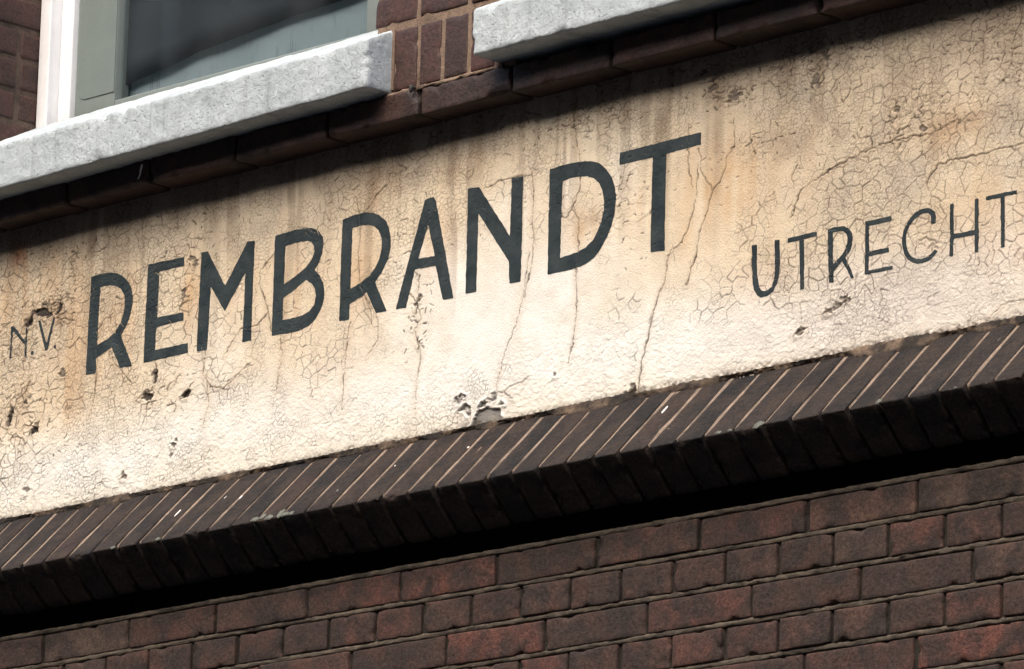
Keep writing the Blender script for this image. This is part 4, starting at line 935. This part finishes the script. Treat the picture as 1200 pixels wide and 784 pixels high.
# ---------------------------------------------------------------- brick piers of the upper wall
YU = -0.05
def pier_between():
    w = thing('brick_pier', 'dark brick pier with upright edge bricks between the two white sills', 'wall', (0.91, -0.02, 0.338))
    R_ = rng(41)
    part('mortar', box_mesh('mortar', 0.752, 1.074, YU + 0.0025, 0.16, 0.336, 1.05, M_mortar_pier), w)
    part('bed_joint', strip_mesh('bed_joint', 0.775, 1.05, YU - 0.0030, 0.3335, 0.3398, M_mortar_pier, 43, amp=0.0014, step=0.004), w)
    js = [0.7920, 0.8515, 0.9076, 0.9683, 1.030]
    for i in range(4):
        a, b = js[i], js[i + 1]
        me = rough_box('edge_header', (b - a - 0.0085, 0.09, 0.1015), M_brick_up, 520 + i, r=0.003, step=0.007, amp=0.0004, wob=0.0009, chips=2, chip_d=0.003, cut={(1, 1)})
        part('brick', me, w, ((a + b) / 2, YU + 0.045 + R_.uniform(-.001, .001), 0.3925), (R_.uniform(-.006, .006), R_.uniform(-.006, .006), R_.uniform(-.008, .008)))
    part('mortar_fill', box_mesh('mortar_fill', 0.7830, 0.7960, YU - 0.0005, 0.0, 0.345, 0.446, M_mortar_pier), w)
    z = 0.4555 + 0.0245
    for c in range(10):
        segs = [(0.746, 0.8460), (0.8520, 0.9630), (0.9710, 1.080)] if c % 2 == 0 else [(0.746, 0.9520), (0.9620, 1.080)]
        for a, b in segs:
            me = rough_box('pier_brick', (b - a, 0.10, 0.049), M_brick_up, 540 + c * 3 + int(a * 10), r=0.0045, step=0.007, amp=0.0005, wob=0.0012, chips=3, cut={(1, 1)})
            part('brick', me, w, ((a + b) / 2, YU + 0.05 + R_.uniform(-.001, .001), z), (R_.uniform(-.006, .006), R_.uniform(-.006, .006), 0))
        z += 0.0575
pier_between()

def pier_beside():
    w = thing('brick_pier', 'dark brick pier whose reveal meets the white window frame', 'wall', (-0.35, -0.02, 0.338))
    R_ = rng(51)
    XR = -0.227
    part('mortar', box_mesh('mortar', X0, XR - 0.003, YU + 0.003, 0.16, 0.336, 1.05, M_mortar_reveal), w)
    joints = [0.338, 0.376, 0.433, 0.4885, 0.5445, 0.603, 0.659, 0.716, 0.773, 0.83, 0.887, 0.944, 1.0]
    for c in range(len(joints) - 1):
        z0, z1 = joints[c] + 0.0045, joints[c + 1] - 0.0045
        zc, h = (z0 + z1) / 2, z1 - z0
        if c % 2 == 1: ys = [(YU, 0.002), (0.0115, 0.075)]
        else: ys = [(YU, 0.003), (0.0115, 0.075)] if c % 4 == 0 else [(YU, 0.075)]
        for y0, y1 in ys:
            me = rough_box('reveal_brick', (0.105, y1 - y0, h), M_brick_up, 600 + c * 4 + int(y1 * 100), r=0.004, step=0.007, amp=0.0006, wob=0.0012, chips=2, cut={(0, -1)})
            part('brick', me, w, (XR - 0.0525 + R_.uniform(-.001, .001), (y0 + y1) / 2, zc), (0, R_.uniform(-.006, .006), R_.uniform(-.006, .006)))
        x = XR - 0.105 - 0.009
        me = rough_box('pier_brick', (x - X0, 0.08, h), M_brick_up, 660 + c, r=0.004, step=0.008, cut={(1, 1)})
        part('brick', me, w, ((x + X0) / 2, YU + 0.04, zc))
pier_beside()

# ---------------------------------------------------------------- sills
def sill(x0, x1, zb, tilt, label, seed, h=0.079, rise=0.083, r=0.0045):
    yf, yb = -0.105, 0.055
    dims = (x1 - x0, yb - yf, h)
    def shear(Q):
        t = (Q[:, 2] + h / 2) / h
        Q[:, 2] += np.clip(t, 0, 1) * rise * (Q[:, 1] + dims[1] / 2) / dims[1]
        Q[:, 2] += tilt * Q[:, 0]
        Q[:, 1] -= 0.0006 * vn(Q[:, 0] * 18, Q[:, 2] * 18, seed) + 0.0007 * vn(Q[:, 0] * 150, Q[:, 2] * 150, seed + 2)
        Q[:, 2] += 0.0009 * vn(Q[:, 0] * 14, Q[:, 1] * 14, seed + 1)
        return Q
    me = rough_box('window_sill', dims, M_sill, seed, r=r, step=0.0055, amp=0.0007, wob=0.0009, chips=9, chip_r=(0.006, 0.02), chip_d=0.005, shear=shear, freq=80)
    o = link(bpy.data.objects.new('window_sill', me))
    o.location = ((x0 + x1) / 2, (yf + yb) / 2, zb + h / 2 + GZ)
    tag(o, label, 'window sill', 'concrete window sills', 'thing')
sill(-0.272, 0.7905, 0.3325, 0.0125, 'rough white concrete sill below the window with white frame', 701)
sill(1.0335, X1, 0.3455, 0.0, 'rough white concrete sill starting beside the upright edge bricks above the large T', 702, h=0.076, rise=0.080, r=0.0045)

# ---------------------------------------------------------------- window
def window(xl, xr, label):
    yf = 0.05
    zs = 0.475; zt = 1.05
    w = thing('window', label, 'window', (xl, yf, zs))
    def bx(name, a, b, y0, y1, z0, z1, mat, parent=None, bev=0.003):
        bm = bmesh.new()
        bmesh.ops.create_cube(bm, size=1)
        for v in bm.verts: v.co = Vector((v.co.x * (b - a), v.co.y * (y1 - y0), v.co.z * (z1 - z0)))
        bmesh.ops.bevel(bm, geom=bm.edges[:], offset=bev, segments=3, profile=0.6, affect='EDGES')
        me = bpy.data.meshes.new(name); bm.to_mesh(me); bm.free(); me.materials.append(mat)
        me.polygons.foreach_set('use_smooth', [True] * len(me.polygons))
        try: me.set_sharp_from_angle(angle=math.radians(40))
        except Exception: pass
        return part(name, me, w, ((a + b) / 2, (y0 + y1) / 2, (z0 + z1) / 2))
    bx('frame_stile', xl + 0.0005, xl + 0.029, yf, yf + 0.07, zs, zt, M_white)
    bx('frame_stile', xr - 0.029, xr - 0.0005, yf, yf + 0.07, zs, zt, M_white)
    bx('frame_bead', xl + 0.0292, xl + 0.061, yf + 0.024, yf + 0.075, zs + 0.002, zt, M_white, bev=0.004)
    bx('frame_bead', xr - 0.061, xr - 0.0292, yf + 0.024, yf + 0.075, zs + 0.002, zt, M_white, bev=0.004)
    a, b = xl + 0.0615, xr - 0.0615
    bx('sash_stile', a, a + 0.106, yf + 0.036, yf + 0.07, zs + 0.004, zt, M_sash)
    bx('sash_stile', b - 0.106, b, yf + 0.036, yf + 0.07, zs + 0.004, zt, M_sash)
    bx('sash_rail', a + 0.1062, b - 0.1062, yf + 0.037, yf + 0.07, zs + 0.002, 0.5145, M_sash)
    # rounded raised panel on the left stile
    V = []; F = []
    px0, px1, pz0, pz1, rr = a + 0.008, a + 0.1055, 0.530, zt, 0.022
    ring = [(px0 + rr - rr * math.sin(t), pz0 + rr - rr * math.cos(t)) for t in np.linspace(0, math.pi / 2, 9)]
    ring = [(px1, pz0)] + ring + [(px0, pz1), (px1, pz1)]
    n = len(ring)
    for x, z in ring: V.append((x - a, 0.0, z - zs))
    for x, z in ring: V.append((x - a, -0.0016, z - zs))
    F.append(list(range(n, 2 * n))[::-1])
    for q in range(n): F.append((q, (q + 1) % n, n + (q + 1) % n, n + q))
    part('sash_panel', mesh('sash_panel', V, F, M_sash2, smooth=False), w, (a, yf + 0.036, zs))
    g0, g1 = a + 0.105, b - 0.105
    part('glass_pane', box_mesh('glass_pane', 0, g1 - g0, 0, 0.004, 0, zt - 0.505, M_glass), w, (g0, yf + 0.050, 0.505))
    # charcoal blind hanging slightly askew; net added behind it as the pane's pale haze
    def cloth(name, pts_low, x0, x1, y, ztop, mat, amp, fr):
        xs = np.linspace(x0, x1, 90); lo = np.interp(xs, [p[0] for p in pts_low], [p[1] for p in pts_low])
        V = []; F = []
        m_ = 12
        for t in np.linspace(0, 1, m_):
            zz = lo + (ztop - lo) * t
            yy = y + amp * np.sin(xs * fr + 1.1 * np.sin(xs * 9)) * (1 - 0.3 * t)
            for q in range(90): V.append((xs[q] - x0, yy[q] - y, zz[q] - zs))
        for t in range(m_ - 1):
            for q in range(89): i = t * 90 + q; F.append((i, i + 1, i + 91, i + 90))
        o = part(name, mesh(name, V, F, mat), w, (x0, y, zs))
        sd = o.modifiers.new('cloth', 'SOLIDIFY'); sd.thickness = 0.0015
        return o
    dx = xl + 0.227
    BL = [(x + dx, z) for x, z in ((-0.0717, 0.5462), (-0.0614, 0.5471), (0.0477, 0.5597), (0.1268, 0.5717), (0.2314, 0.5791), (0.3601, 0.589), (0.4868, 0.5942), (0.8, 0.61))]
    cloth('blind', BL, -0.072 + dx, xr - 0.07, 0.112, zt, M_blind, 0.0008, 20)
    cloth('haze_net', [(-1, 0.46), (3, 0.46)], -0.066 + dx, xr - 0.08, 0.124, zt - 0.01, M_haze_net, 0.0012, 32)
window(-0.227, 0.746, 'white framed window with grey sash and dark blind above a rough concrete sill')

# dim room behind the facade
def room():
    V = [(X0, 0.161, 0.25), (X1, 0.161, 0.25), (X1, 0.161, 1.05), (X0, 0.161, 1.05), (X0, 1.8, 0.25), (X1, 1.8, 0.25), (X1, 1.8, 1.05), (X0, 1.8, 1.05)]
    F = [(4, 5, 6, 7), (0, 1, 5, 4), (3, 7, 6, 2), (0, 4, 7, 3), (1, 2, 6, 5)]
    o = link(bpy.data.objects.new('interior', mesh('interior', V, F, M_room, smooth=False)))
    o.location = (0, 0, GZ)
    tag(o, kind='structure')
room()
